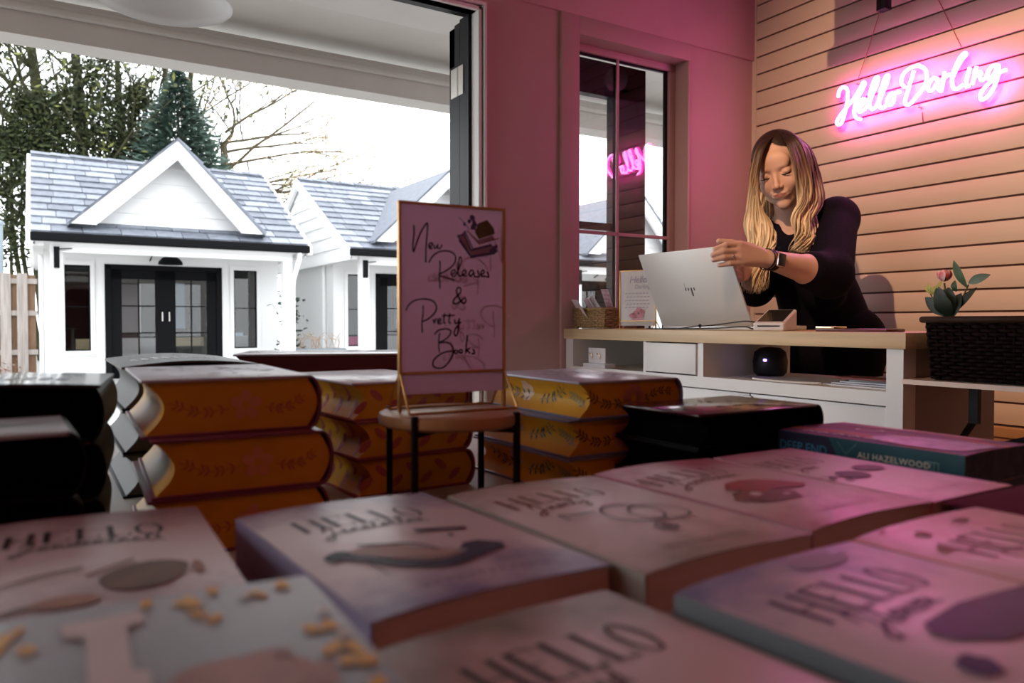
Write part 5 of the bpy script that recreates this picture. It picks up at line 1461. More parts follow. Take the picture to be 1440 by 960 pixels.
sx = lambda a, b_, h_=0: (-.059 - .0010 - h_, .099 - a, b_)
m_ = MB(); text_mesh(m_, 'ALI HAZELWOOD', .0084, lambda a, b_, h_=0: sx(a + .095, b_ + .0125), sp=1.08, bold=.0001); m_.build('author_lettering', mat('cream_lettering', (.70, .62, .50), .5), T_)
m_ = MB(); text_mesh(m_, 'DEEP END', .0140, lambda a, b_, h_=0: sx(a * .92 + .002, b_ + .0095)); m_.build('title_lettering', mat('teal_lettering', (.03, .20, .32), .5), T_)
m_ = MB(); poly(m_, [(.0, .0008), (.078, .0008), (.062, .0285), (.0, .0285)], sx, -.0003); m_.build('spine_dark_panel', mat('spine_navy', (.012, .008, .035), .4), T_)
m_ = MB()
for (a, b_, c, d_) in ((.164, .006, .175, .006), (.164, .019, .175, .019)): ribbon(m_, [(a, b_), (c, d_)], .0007, sx)
for a in (.164, .168, .171, .175): ribbon(m_, [(a, .006), (a, .019)], .0006, sx)
ribbon(m_, [(.072, .026), (.082, .014), (.094, .026)], .0005, sx)
m_.build('spine_emblem', mat('emblem_line', (.20, .34, .34), .5), T_)
for (nm, col, shp) in (('cover_swoosh', (.60, .20, .14), [(.75, .15), (.95, .35), (.96, .75), (.85, .9), (.80, .5)]), ('cover_figure', (.25, .22, .42), [(.1, .5), (.45, .62), (.6, .95), (.3, .97), (.08, .9)])):
    m_ = MB(); poly(m_, smooth_line(shp, 3, True), cv, .0002); m_.build(nm, mat(nm, col, .4, var=.5, scale=60), T_)
m_ = MB()
for k in range(6): ribbon(m_, [(.08 + .0 * k, .12 + k * .09), (.12, .15 + k * .09), (.09, .18 + k * .09)], .02, cv, .0004)
ribbon(m_, smooth_line([(.45, .30), (.55, .28), (.60, .36), (.52, .42), (.44, .36)], 3, True), .015, cv, .0004); ribbon(m_, [(.35, .5), (.36, .62)], .02, cv, .0004)
m_.build('cover_lettering', mat('cream_lettering', (.70, .62, .50), .5), T_)
for k in (1, 0):
    paperback('paperback_book', 'teal spined paperback %s of the stack under the purple and teal one' % ('second' if k else 'lowest'), .118, .198, dk, DM, TEAL, (cx, cy, TZ + k * dk), 1.0, bulge=0, group='teal paperbacks under the purple one', pages=mat('indigo_pages', (.05, .06, .11), .6))
# maroon book
for k in range(2):
    x, y = bookpos((.553, .105), -2, .155, .205)
    hardcover(['maroon cloth hardcover beside the orange HELLO book', 'maroon hardcover underneath the top maroon one'][k], .155, .205, .0375, (x, y, TZ + (1 - k) * .0376), -2, mat('maroon_cloth', (.050, .008, .018), .8, spec=.1), mat('dark_green_pages', (.02, .04, .035), .6), None, 'maroon hardcovers', boardtop=mat('maroon_top', (.15, .018, .045), .8, var=.1, scale=30, spec=.1))

# ---------------------------------------------------------------- round riser and sign
RC = (.368, .722)
rs = thing('round_riser', 'round wooden plant stand with four black metal legs among the books', 'stand', (RC[0], RC[1], TZ))
ZT = .837
m = MB(); m.lathe([(0, ZT - .014), (.070, ZT - .014), (.0745, ZT - .011), (.0755, ZT - .006), (.0745, ZT - .001), (.072, ZT), (0, ZT)], (RC[0], RC[1], 0), 56); m.build('tray', mat('honey_wood', (.56, .29, .12), .4, var=.3, scale=8, stretch=(1, 9, 1)), rs, world=True, smooth=True)
for k in range(4):
    a = R(-58.4 + 8 - 4) + k * PI / 2
    cx, cy = RC[0] + math.cos(a) * .0755, RC[1] + math.sin(a) * .0755
    m = MB(); m.rbox((cx - .003, cy - .003, TZ), (cx + .003, cy + .003, ZT + .002), .001)
    m.build('leg', BLACK, rs, world=True)
m = MB()
for q in (0, PI / 2):
    a = R(-54.4) + q; m.tube([(RC[0] - math.cos(a) * .0745, RC[1] - math.sin(a) * .0745, ZT - .017), (RC[0] + math.cos(a) * .0745, RC[1] + math.sin(a) * .0745, ZT - .017)], .003, 6)
m.build('crossbar', BLACK, rs, world=True)

LPAP = bpy.data.materials.new('sign_paper')
LPAP = mat('sign_paper_lilac', (.84, .66, .78), .5, var=.05, scale=12)
_nt = LPAP.node_tree; _p = _nt.nodes['Principled BSDF']; _t = _nt.nodes.new('ShaderNodeBsdfTranslucent'); _t.inputs[0].default_value = (.90, .68, .82, 1)
_m = _nt.nodes.new('ShaderNodeMixShader'); _m.inputs[0].default_value = .5; _nt.links.new(_p.outputs[0], _m.inputs[1]); _nt.links.new(_t.outputs[0], _m.inputs[2]); _nt.links.new(_m.outputs[0], _nt.nodes['Material Output'].inputs[0])
sA, sB = PD(562, 560, .79), PD(708, 560, .85)
sc_ = ((sA.x + sB.x) / 2, (sA.y + sB.y) / 2)
srz = math.atan2(sB.y - sA.y, sB.x - sA.x); SW = math.hypot(sB.x - sA.x, sB.y - sA.y)
zbar = .877 - ZT; stp = 1.0535 - ZT
tg = acrylic_sign('table_sign', 'lilac poster in a gold edged clear holder reading New Releases and Pretty Books', (sc_[0], sc_[1], ZT), srz, SW, stp - zbar, zbar, GOLD, LPAP)
ux = Vector((math.cos(srz), math.sin(srz), 0)); nrm = Vector((ux.y, -ux.x, 0))
def on_sign(px, py):
    r = _ray(px, py); c0 = Vector((sc_[0], sc_[1], 0)) + nrm * .003
    k = (c0 - CP).dot(nrm) / r.dot(nrm); p = CP + r * k
    return ((p - Vector((sc_[0], sc_[1], 0))).dot(ux), p.z - ZT)
sfn = lambda a, b_, h=0: (a, -.0030 - h, b_)
q6 = lambda L: [on_sign(560 + p[0] / 8, 290 + p[1] / 8) for p in smooth_line(L, 5)]
q7 = lambda L: [on_sign(560 + p[0] / 7.385, 400 + p[1] / 7.385) for p in smooth_line(L, 5)]
W1, W2 = .0016, .0014
ST6 = [([(175, 210), (178, 300), (165, 430), (172, 512), (200, 430), (250, 300), (308, 205), (330, 195), (325, 300), (312, 480), (310, 632)], W1),
 ([(345, 460), (378, 440), (385, 418), (362, 412), (345, 440), (355, 472), (390, 470)], W1), ([(405, 430), (408, 470), (430, 462), (445, 430), (447, 468), (475, 470), (492, 430)], W1),
 ([(345, 632), (380, 570), (440, 520), (520, 500), (600, 515), (643, 560), (640, 620), (600, 680), (530, 730), (455, 772), (520, 795), (632, 830)], W1), ([(468, 610), (470, 700), (462, 790), (468, 850), (468, 925)], .0015),
 ([(595, 765), (640, 745), (635, 715), (605, 728), (595, 770), (640, 782), (690, 680), (712, 600), (695, 568), (680, 620), (670, 720), (682, 782), (725, 772), (762, 742), (750, 715), (722, 740), (728, 778), (775, 780)], W2),
 ([(850, 728), (820, 720), (798, 760), (818, 785), (850, 742), (855, 785), (880, 792), (912, 790), (905, 755), (895, 722)], W1), ([(930, 772), (968, 745), (955, 718), (930, 745), (938, 787), (985, 782)], W1), ([(985, 790), (1018, 795), (1010, 760), (1000, 732)], W1)]
ST7 = [([(692, 130), (650, 172), (600, 200), (570, 182), (590, 140), (642, 90), (650, 48), (625, 28), (605, 60), (617, 110), (660, 180), (690, 192), (704, 155), (682, 128)], W1),
 ([(80, 270), (110, 210), (180, 162), (280, 150), (362, 172), (397, 230), (380, 292), (320, 350), (250, 385)], W1), ([(258, 215), (258, 300), (246, 390), (250, 500)], .0015),
 ([(362, 358), (376, 402), (382, 370), (402, 352)], W1), ([(408, 392), (442, 372), (432, 352), (410, 375), (417, 405), (455, 400)], W1), ([(482, 298), (472, 385), (492, 405)], W1), ([(455, 325), (515, 318)], W2), ([(537, 298), (527, 385), (547, 405)], W1), ([(510, 325), (587, 318)], W2),
 ([(587, 358), (592, 402), (622, 390), (637, 350), (627, 430), (617, 505), (596, 532), (580, 500), (600, 450), (655, 385)], W1),
 ([(375, 520), (420, 475), (500, 460), (547, 482), (530, 530), (480, 575), (420, 605), (500, 600), (557, 632), (572, 700), (542, 780), (482, 850), (420, 870), (366, 845), (366, 790), (412, 740), (482, 702), (560, 690)], W1), ([(430, 500), (420, 600), (428, 705)], .0015),
 ([(600 + 17 * math.cos(a * .7), 698 + 17 * math.sin(a * .7)) for a in range(10)], W1), ([(650 + 17 * math.cos(a * .7), 693 + 17 * math.sin(a * .7)) for a in range(10)], W1),
 ([(717, 525), (710, 600), (700, 712)], W1), ([(705, 690), (742, 658)], W1), ([(715, 685), (748, 715)], W1), ([(762, 715), (790, 716), (785, 685), (775, 668)], W1)]
m = MB(); gh = MB()
for L, w_ in ST6:
    ribbon(m, q6(L), w_, sfn)
for L, w_ in ST7:
    ribbon(m, q7(L), w_, sfn)
INK = mat('script_ink', (.012, .008, .018), .5)
m.build('script_lettering', INK, tg)
for L, w_ in ST6 + ST7:
    pts = q6(L) if (L, w_) in ST6 else q7(L)
    ribbon(gh, [(-p[0] + .012, p[1] - .006) for p in pts], w_, lambda a, b_, h=0: (a, -.0006, b_))
gh.build('show_through_lettering', mat('faint_ink', (.68, .50, .62), .6), tg)
# picture of books and flowers on the poster
pq = lambda L: [on_sign(560 + p[0] / 8, 290 + p[1] / 8) for p in L]
BI = mat('print_blue', (.13, .12, .30), .5); BI2 = mat('print_mauve', (.36, .25, .38), .5); OL = mat('print_olive', (.16, .15, .08), .5, var=.3, scale=150)
m = MB()
for L in ([(665, 330), (820, 560), (1110, 510)], [(680, 380), (820, 575), (1090, 530)], [(730, 290), (820, 495), (1050, 440)], [(665, 330), (735, 320)], [(745, 275), (840, 480), (1050, 430)]): ribbon(m, pq(L), .0016, sfn, .0002)
for (x_, y_, r_) in ((830, 130, 30), (850, 180, 26), (800, 170, 22), (840, 235, 34), (870, 210, 20), (740, 200, 20), (1070, 480, 30), (1040, 510, 22), (1100, 450, 20), (1100, 500, 16)):
    a, b_ = pq([(x_, y_)])[0]; blob(m, a, b_, r_ * .000105, r_ * .000105, sfn, .0008, n=8, jag=.5)
ribbon(m, pq([(680, 125), (740, 180), (800, 260)]), .0007, sfn, .0002)
m.build('blue_print', BI, tg)
m = MB(); poly(m, pq([(680, 340), (830, 555), (1090, 500), (1060, 440), (830, 490), (740, 290)]), sfn); poly(m, pq([(770, 270), (900, 420), (1090, 370), (1060, 330), (900, 380)]), sfn, .0001); m.build('mauve_print', BI2, tg)
m = MB(); poly(m, pq([(860, 290), (905, 370), (1085, 310), (1075, 250), (1000, 155), (900, 190)]), sfn, .0004); m.build('olive_print', OL, tg)
m = MB(); ribbon(m, pq([(770, 270), (905, 425), (1130, 360)]), .0012, sfn, .0005); m.build('ochre_print', mat('print_ochre', (.35, .18, .10), .5), tg)
# ---------------------------------------------------------------- the person behind the counter
def cap(a, b, ra, rb, k=.02): return ('c', np.array(a, float), np.array(b, float), ra, rb, k)
def ell(c, r, M=None, k=.012, neg=False): return ('n' if neg else 'e', np.array(c, float), np.array(r, float), np.array(M if M is not None else np.eye(3), float), None, k)
def _d(p, P):
    if p[0] == 'c':
        a, b, ra, rb = p[1], p[2], p[3], p[4]; ab = b - a; t = np.clip(((P - a) @ ab) / max(ab @ ab, 1e-12), 0, 1)
        return np.linalg.norm(P - a - t[:, None] * ab, axis=1) - (ra + (rb - ra) * t)
    q = (P - p[1]) @ p[3]; k0 = np.linalg.norm(q / p[2], axis=1); k1 = np.linalg.norm(q / p[2] ** 2, axis=1)
    return k0 * (k0 - 1) / np.maximum(k1, 1e-9)
def sdf(prims, P):
    d = None
    for p in prims:
        e = _d(p, P); k = p[5]
        if d is None: d = e; continue
        if p[0] == 'n':
            e = -e; h = np.clip(.5 - .5 * (e - d) / k * -1, 0, 1); h = np.clip(.5 + .5 * (e - d) / k, 0, 1); d = d + (e - d) * h + k * h * (1 - h)
        else:
            h = np.clip(.5 + .5 * (d - e) / k, 0, 1); d = d + (e - d) * h - k * h * (1 - h)
    return d
def organic(name, prims, vox, mats, parent, iters=5, colour=None, cut=None):
    mb = MB()
    for p in prims:
        if p[0] == 'c':
            a, b = Vector(p[1]), Vector(p[2]); n = max(2, int((b - a).length / max(.004, min(p[3], p[4]) * .5)))
            mb.ball(a, p[3], 7); mb.ball(b, p[4], 7); mb.tube([a.lerp(b, i / n) for i in range(n + 1)], [p[3] + (p[4] - p[3]) * i / n for i in range(n + 1)], 14)
        elif p[0] == 'e':
            mb.ball(p[1], tuple(p[2]), 9, M=Matrix([list(r) for r in p[3]]))
    o = mb.build(name, mats, parent, world=True, fix=False)
    inv = np.array(wmat(parent).inverted())
    md = o.modifiers.new('r', 'REMESH'); md.mode = 'VOXEL'; md.voxel_size = vox
    dg = bpy.context.evaluated_depsgraph_get(); dg.update()
    me = bpy.data.meshes.new_from_object(o.evaluated_get(dg)); o.modifiers.clear()
    old = o.data; o.data = me; bpy.data.meshes.remove(old)
    n = len(me.vertices); co = np.empty(n * 3); me.vertices.foreach_get('co', co); co = co.reshape(-1, 3)
    wm = np.array(wmat(parent)); P = co @ wm[:3, :3].T + wm[:3, 3]
    e = .0006
    for it in range(iters):
        d = sdf(prims, P); G = np.stack([(sdf(prims, P + np.eye(3)[i] * e) - sdf(prims, P - np.eye(3)[i] * e)) for i in range(3)], 1) / (2 * e)
        G /= np.maximum(np.linalg.norm(G, axis=1, keepdims=True), 1e-6); P = P - G * np.clip(d, -.01, .01)[:, None] * .8
    L = P @ inv[:3, :3].T + inv[:3, 3]
    me.vertices.foreach_set('co', L.ravel())
    if cut is not None:
        bm = bmesh.new(); bm.from_mesh(me); bm.verts.ensure_lookup_table(); rm = [bm.verts[i] for i in np.nonzero(cut(P))[0]]
        bmesh.ops.delete(bm, geom=rm, context='VERTS'); bm.to_mesh(me); bm.free(); colour = None
    if colour is not None:
        ca = me.color_attributes.new('tint', 'FLOAT_COLOR', 'POINT'); ca.data.foreach_set('color', np.concatenate([colour(P), np.ones((n, 1))], 1).ravel().astype(np.float32))
    me.materials.clear()
    for m_ in (mats if isinstance(mats, list) else [mats]): me.materials.append(m_)
    me.polygons.foreach_set('material_index', [0] * len(me.polygons))
    me.polygons.foreach_set('use_smooth', [True] * len(me.polygons)); me.update()
    return o
def tint_mat(name, rough, sub=0, spec=.4, noise=0):
    m = bpy.data.materials.new(name); m.use_nodes = True; nt = m.node_tree; b = nt.nodes['Principled BSDF']; a = nt.nodes.new('ShaderNodeAttribute'); a.attribute_name = 'tint'
    nt.links.new(a.outputs['Color'], b.inputs['Base Color']); b.inputs['Roughness'].default_value = rough; b.inputs['Specular IOR Level'].default_value = spec
    if sub:
        b.inputs['Subsurface Weight'].default_value = sub; b.inputs['Subsurface Radius'].default_value = (.012, .004, .002); b.inputs['Subsurface Scale'].default_value = .6
    return m

HS = 1.08
Hc = PD(1098, 240, 2.60)
th_y, th_p, th_r = R(31), R(20), R(-10)
bk_ = -fw
f_ = (rt * (-math.sin(th_y) * math.cos(th_p)) + upv * (-math.sin(th_p)) + bk_ * (math.cos(th_y) * math.cos(th_p))).normalized()
s0_ = (rt * math.cos(th_y) + bk_ * math.sin(th_y)).normalized()
s0_ = (s0_ - f_ * s0_.dot(f_)).normalized(); u0_ = f_.cross(s0_)
if u0_.z < 0: u0_ = -u0_
s_ax = (s0_ * math.cos(th_r) - u0_ * math.sin(th_r)).normalized(); u_ax = (u0_ * math.cos(th_r) + s0_ * math.sin(th_r)).normalized()
def HL(x, y, z): return Hc + (s_ax * x + f_ * y + u_ax * z) * HS
HM = np.array([[s_ax.x, f_.x, u_ax.x], [s_ax.y, f_.y, u_ax.y], [s_ax.z, f_.z, u_ax.z]])
def hcap(a, b, ra, rb, k=.010): return cap(HL(*a), HL(*b), ra * HS, rb * HS, k)
def hell(c, r, k=.010, neg=False): return ell(HL(*c), [q * HS for q in r], HM, k, neg)

Pn = lambda x, y, d: PD(x, y, d)
shL, elL, wrL = Pn(1176, 308, 2.63), Pn(1166, 387, 2.40), Pn(1082, 365, 2.235)
shR, elR, wrR = Pn(1082, 318, 2.80), Pn(1062, 404, 2.70), Pn(1050, 384, 2.45)
nk = Pn(1119, 318, 2.68); ch = Pn(1131, 362, 2.70); wa = Pn(1154, 430, 2.74); hp = Pn(1172, 492, 2.75)
body = [
 hell((0, -.012, .032), (.074, .090, .088)), hell((0, .030, -.030), (.060, .060, .072), .02), hcap((0, .060, -.088), (0, .068, -.094), .021, .016, .016),
 hcap((-.045, .015, -.070), (0, .062, -.092), .016, .014, .016), hcap((.045, .015, -.070), (0, .062, -.092), .016, .014, .016),
 hell((-.034, .060, -.032), (.024, .022, .024), .012), hell((.034, .060, -.032), (.024, .022, .024), .012),
 hell((0, .070, .036), (.048, .018, .030), .016), hcap((-.028, .077, .021), (.028, .077, .021), .006, .006, .014),
 hell((-.031, .092, .006), (.017, .010, .009), .012, True), hell((.031, .092, .006), (.017, .010, .009), .012, True),
 hell((-.031, .071, .004), (.0145, .0135, .0115), .003), hell((.031, .071, .004), (.0145, .0135, .0115), .003),
 hcap((0, .080, .012), (0, .099, -.030), .0060, .0080, .009), hell((0, .100, -.033), (.0085, .009, .0075), .006), hell((-.0105, .093, -.036), (.0065, .008, .006), .004), hell((.0105, .093, -.036), (.0065, .008, .006), .004),
 hell((0, .081, -.060), (.027, .010, .016), .012), hell((-.008, .0885, -.0580), (.012, .0050, .0026), .004), hell((.008, .0885, -.0580), (.012, .0050, .0026), .004), hell((0, .0870, -.0650), (.012, .0052, .0032), .004),
 hell((0, .0955, -.0618), (.022, .0035, .0008), .0012, True), hell((-.024, .082, -.0600), (.004, .005, .003), .004, True), hell((.024, .082, -.0600), (.004, .005, .003), .004, True),
 hell((-.074, -.008, .0), (.008, .016, .028), .006), hell((.074, -.008, .0), (.008, .016, .028), .006),
 cap(HL(0, -.020, -.060), nk, .054, .056, .02), cap(nk, ch, .060, .120, .05),
 cap(ch, wa, .120, .110, .05), cap(wa, hp, .110, .135, .05), cap(nk + Vector((0, 0, -.02)), shL, .05, .055, .04), cap(nk + Vector((0, 0, -.02)), shR, .05, .055, .04),
 cap(shL, elL, .052, .042, .03), cap(elL, elL.lerp(wrL, .35), .042, .045, .02), cap(elL.lerp(wrL, .35), wrL, .045, .027, .02),
 cap(shR, elR, .052, .041, .03), cap(elR, wrR, .041, .026, .02),
]
# hips to feet
hipc = Vector((hp.x, hp.y, .80))
for sy in (-1, 1):
    hj = Vector((hipc.x, hipc.y + sy * .085, .80)); kn = Vector((hipc.x - .03, hipc.y + sy * .10, .46)); an = Vector((hipc.x + .01, hipc.y + sy * .11, .09))
    body += [cap(hj, kn, .085, .055, .03), cap(kn, an, .055, .036, .02), cap(an, (an.x - .13, an.y, .035), .036, .030, .02)]
# her left hand on the top corner of the laptop lid
def hand(wr, kn, mid, tip, thumb, palm_r=.0125, side=None):
    out = []
    for k in range(4):
        K, M_, T__ = kn[k], mid[k], tip[k]
        w0 = wr + (K - (kn[1] + kn[2]) / 2) * .35
        out.append(cap(w0, K, .015, palm_r - .001 * (k == 3), .010)); r = (.0088, .0090, .0086, .0076)[k]
        out.append(cap(K, M_, r + .0008, r, .0035)); out.append(cap(M_, T__, r, r * .80, .0028))
    a, b, c = thumb; out += [cap(wr.lerp(kn[0], .25), a, .014, .0125, .010), cap(a, b, .0115, .0095, .004), cap(b, c, .0095, .0078, .003)]
    return out
kL = [Pn(1041, 344, 2.192), Pn(1038, 353, 2.186), Pn(1040, 362, 2.184), Pn(1045, 369, 2.188)]
mL = [Pn(1021, 344.5, 2.172), Pn(1017, 353.5, 2.168), Pn(1018, 362, 2.168), Pn(1026, 370.5, 2.172)]
tL = [Pn(1005, 350, 2.176), Pn(1002, 358.5, 2.176), Pn(1003, 365.5, 2.178), Pn(1011, 373, 2.182)]
body += hand(wrL, kL, mL, tL, (Pn(1050, 346, 2.215), Pn(1028, 341, 2.214), Pn(1011, 339, 2.210)))
kR = [Pn(1040, 372, 2.34), Pn(1040, 379, 2.35), Pn(1041, 386, 2.36), Pn(1042, 392, 2.37)]
mR = [Pn(1034, 368, 2.30), Pn(1034, 375, 2.31), Pn(1035, 382, 2.32), Pn(1037, 389, 2.33)]
tR = [Pn(1032, 368, 2.265), Pn(1033, 375, 2.275), Pn(1034, 382, 2.285), Pn(1036, 388, 2.30)]
body += hand(wrR, kR, mR, tR, (Pn(1044, 372, 2.39), Pn(1036, 364, 2.36), Pn(1030, 360, 2.33)))

lipc = HL(0, .092, -.0618); lips = np.array(lipc)
nails = [np.array(t__ + (t__ - m__).normalized() * .004 - fw * .004) for t__, m__ in zip(tL, mL)]
def skin_col(P):
    base = np.array([.66, .42, .33]); C_ = np.tile(base, (len(P), 1))
    q = (P - np.array(HL(0, .092, -.0615))) @ HM / HS
    e = (q[:, 0] / .018) ** 2 + (q[:, 2] / .0062) ** 2 + (q[:, 1] / .02) ** 2; w = np.clip((1.15 - e) / .4, 0, 1)[:, None]
    C_ = C_ * (1 - w) + np.array([.50, .20, .18]) * w
    for sx_ in (-1, 1):
        q = (P - np.array(HL(.040 * sx_, .062, -.036))) @ HM / HS; e = (np.linalg.norm(q, axis=1) / .030); w = np.clip(1 - e, 0, 1)[:, None] * .45
        C_ = C_ * (1 - w) + np.array([.58, .25, .20]) * w
        q = (P - np.array(HL(.031 * sx_, .082, .010))) @ HM / HS; e = (q[:, 0] / .017) ** 2 + (q[:, 2] / .007) ** 2 + (q[:, 1] / .015) ** 2; w = np.clip(1.1 - e, 0, 1)[:, None] * .35
        C_ = C_ * (1 - w) + np.array([.45, .27, .22]) * w
    for nl_ in nails:
        w = (np.linalg.norm(P - nl_, axis=1) < .0058)[:, None]; C_ = np.where(w, np.array([.72, .52, .48]), C_)
    return C_
person = thing('person', 'woman with long blond wavy hair and black top behind the counter, touching the laptop', 'person', (hipc.x, hipc.y, 0))
SKIN = tint_mat('skin', .48, .12, .35)
organic('body', body, .0034, SKIN, person, 6, skin_col)

# face details
m = MB()
for sx_ in (-1, 1):
    m.tube([HL(sx_ * .031 + d_, .0845 - 18 * (d_) ** 2, -.0035 - 9 * (.0002 - d_ * d_) * 1.0) for d_ in np.linspace(-.0160, .0160, 9)], [.0008, .0014, .0018, .0021, .0022, .0021, .0018, .0014, .0008], 5)
m.build('eyelashes', mat('lash_dark', (.015, .008, .006), .6), person, world=True)
m = MB()
for sx_ in (-1, 1):
    m.tube([HL(sx_ * (.014 + q_ * .033), .0855 - .012 * q_ ** 2, .0235 + .006 * math.sin(PI * q_ * .75)) for q_ in np.linspace(0, 1, 9)], [.0013, .0020, .0022, .0022, .0021, .0019, .0016, .0012, .0006], 5)
m.build('eyebrow', mat('brow_brown', (.16, .085, .05), .8), person, world=True)

# black top
SLV = elL.lerp(wrL, .30)
top_ = [cap(nk + Vector((0, 0, -.035)), ch, .075, .134, .05), cap(ch, wa, .134, .128, .05), cap(wa, hp + Vector((0, 0, .03)), .128, .156, .05), cap(nk + Vector((0, 0, -.03)), shL, .062, .070, .04), cap(nk + Vector((0, 0, -.03)), shR, .062, .068, .04),
        cap(shL, elL, .070, .070, .03), cap(elL, SLV, .070, .060, .02), cap(shR, elR, .068, .064, .03), cap(elR, elR.lerp(wrR, .35), .064, .050, .02),
        cap(shL.lerp(ch, .3), elL.lerp(wa, .5), .07, .07, .04), ell(HL(-.01, .075, -.150), (.062, .07, .062), HM, .012, True)]
BTOP = mat('black_top_fabric', (.004, .003, .009), .85, bump=.15, scale=160, spec=.15)
organic('blouse', top_, .0055, BTOP, person, 5)
trs = []
for sy in (-1, 1):
    hj = Vector((hipc.x, hipc.y + sy * .080, .80)); kn = Vector((hipc.x - .03, hipc.y + sy * .10, .46)); an = Vector((hipc.x + .01, hipc.y + sy * .11, .11))
    trs += [cap(hj, kn, .098, .068, .02), cap(kn, an, .068, .056, .02)]
trs += [cap((hipc.x, hipc.y - .05, .86), (hipc.x, hipc.y + .05, .86), .135, .135, .04)]
organic('trousers', trs, .008, mat('black_trousers', (.004, .004, .005), .85, spec=.1), person, 4)
for sy in (-1, 1):
    ax_ = hipc.x + .01; ay_ = hipc.y + sy * .11
    organic('shoe', [cap((ax_ + .02, ay_, .045), (ax_ - .06, ay_, .040), .043, .040), cap((ax_ - .06, ay_, .036), (ax_ - .165, ay_, .030), .041, .030)], .006, BLACK, person, 3)

# hair: a cap over the skull and long wavy locks
def hair_color(t_, rnd):
    c0, c1, c2 = np.array([.022, .010, .007]), np.array([.17, .095, .045]), np.array([.70, .57, .38])
    c = c0 + (c1 - c0) * max(0, (t_ - .12) / .20) if t_ < .32 else c1 + (c2 - c1) * min(1, (t_ - .32) / .30)
    return c * (1 + .35 * rnd)
GUI = {
 'L': [[(1092, 187, 2.59), (1068, 203, 2.56), (1058, 238, 2.55), (1056, 278, 2.53), (1051, 308, 2.51), (1057, 343, 2.49), (1049, 376, 2.47), (1052, 408, 2.45)],
       [(1093, 186, 2.56), (1071, 206, 2.525), (1063, 246, 2.52), (1061, 284, 2.50), (1066, 320, 2.47), (1072, 350, 2.45), (1061, 384, 2.43), (1062, 414, 2.42)],
       [(1093, 187, 2.545), (1074, 208, 2.505), (1063, 250, 2.505), (1066, 292, 2.49), (1082, 318, 2.46), (1087, 340, 2.44), (1077, 366, 2.44), (1071, 405, 2.42)]],
 'R': [[(1095, 186, 2.545), (1108, 204, 2.485), (1120, 240, 2.475), (1124, 276, 2.485), (1117, 304, 2.48), (1124, 330, 2.47), (1112, 352, 2.46)],
       [(1098, 184, 2.57), (1124, 198, 2.52), (1136, 240, 2.52), (1139, 280, 2.52), (1130, 310, 2.50), (1138, 334, 2.49), (1126, 356, 2.47)],
       [(1102, 184, 2.62), (1136, 207, 2.60), (1149, 250, 2.61), (1153, 284, 2.60), (1146, 310, 2.57), (1147, 336, 2.54), (1136, 356, 2.52)],
       [(1106, 185, 2.68), (1138, 212, 2.71), (1150, 255, 2.72), (1154, 290, 2.70), (1150, 312, 2.66), (1150, 330, 2.62)]],
 'B': [[(1088, 188, 2.66), (1066, 212, 2.68), (1060, 255, 2.68), (1058, 295, 2.66), (1062, 330, 2.64)],
       [(1098, 184, 2.70), (1100, 215, 2.74), (1105, 260, 2.75), (1108, 300, 2.74), (1108, 325, 2.74)],
       [(1106, 185, 2.69), (1136, 214, 2.72), (1147, 258, 2.73), (1148, 300, 2.72), (1146, 325, 2.72)]],
}
random.seed(77)
hb = MB(); cols = []
def lock(G, w, r0, wav, rnd):
    k = min(int(w), len(G) - 2); f = w - k
    P_ = [Pn(*(np.array(a) * (1 - f) + np.array(b) * f)) for a, b in zip(G[k], G[k + 1])] if len(G[k]) == len(G[k + 1]) else [Pn(*(np.array(G[k][min(i, len(G[k]) - 1)]) * (1 - f) + np.array(G[k + 1][min(i, len(G[k + 1]) - 1)]) * f)) for i in range(max(len(G[k]), len(G[k + 1])))]
    S_ = [Vector(q) for q in smooth_line([tuple(p) for p in P_], 5)]
    n = len(S_); ph = 4.5 * w + random.gauss(0, .55); fr = random.uniform(2.0, 2.9); pts = []; rr_ = []
    ox, oy, oz = random.gauss(0, .004), random.gauss(0, .004), random.gauss(0, .003)
    for i, p in enumerate(S_):
        t_ = i / (n - 1); a = wav * max(0, t_ - .28) ** .6
        pts.append(p + rt * (a * math.sin(ph + fr * 2 * PI * t_) + ox * min(1, t_ * 3)) + fw * (a * math.cos(ph + fr * 2 * PI * t_) + oy * min(1, t_ * 3)))
        rr_.append(r0 * (.55 + .6 * math.sin(PI * min(1, t_ * .9 + .08))) * (1 if t_ < .85 else max(.12, (1 - t_) / .15)))
    v0 = len(hb.v); hb.tube(pts, rr_, 6)
    L_ = len(pts)
    for i in range(L_):
        c = hair_color(i / (L_ - 1), rnd)
        for _ in range(6): cols.append(tuple(c))
for i in range(120): lock(GUI['L'], random.uniform(0, 1.999), random.uniform(.0016, .0040), .019, random.uniform(-1, 1))
for i in range(190): lock(GUI['R'], random.uniform(0, 2.999), random.uniform(.0016, .0040), .017, random.uniform(-1, 1))
for i in range(80): lock(GUI['B'], random.uniform(0, 1.999), random.uniform(.004, .007), .005, random.uniform(-1, 1))
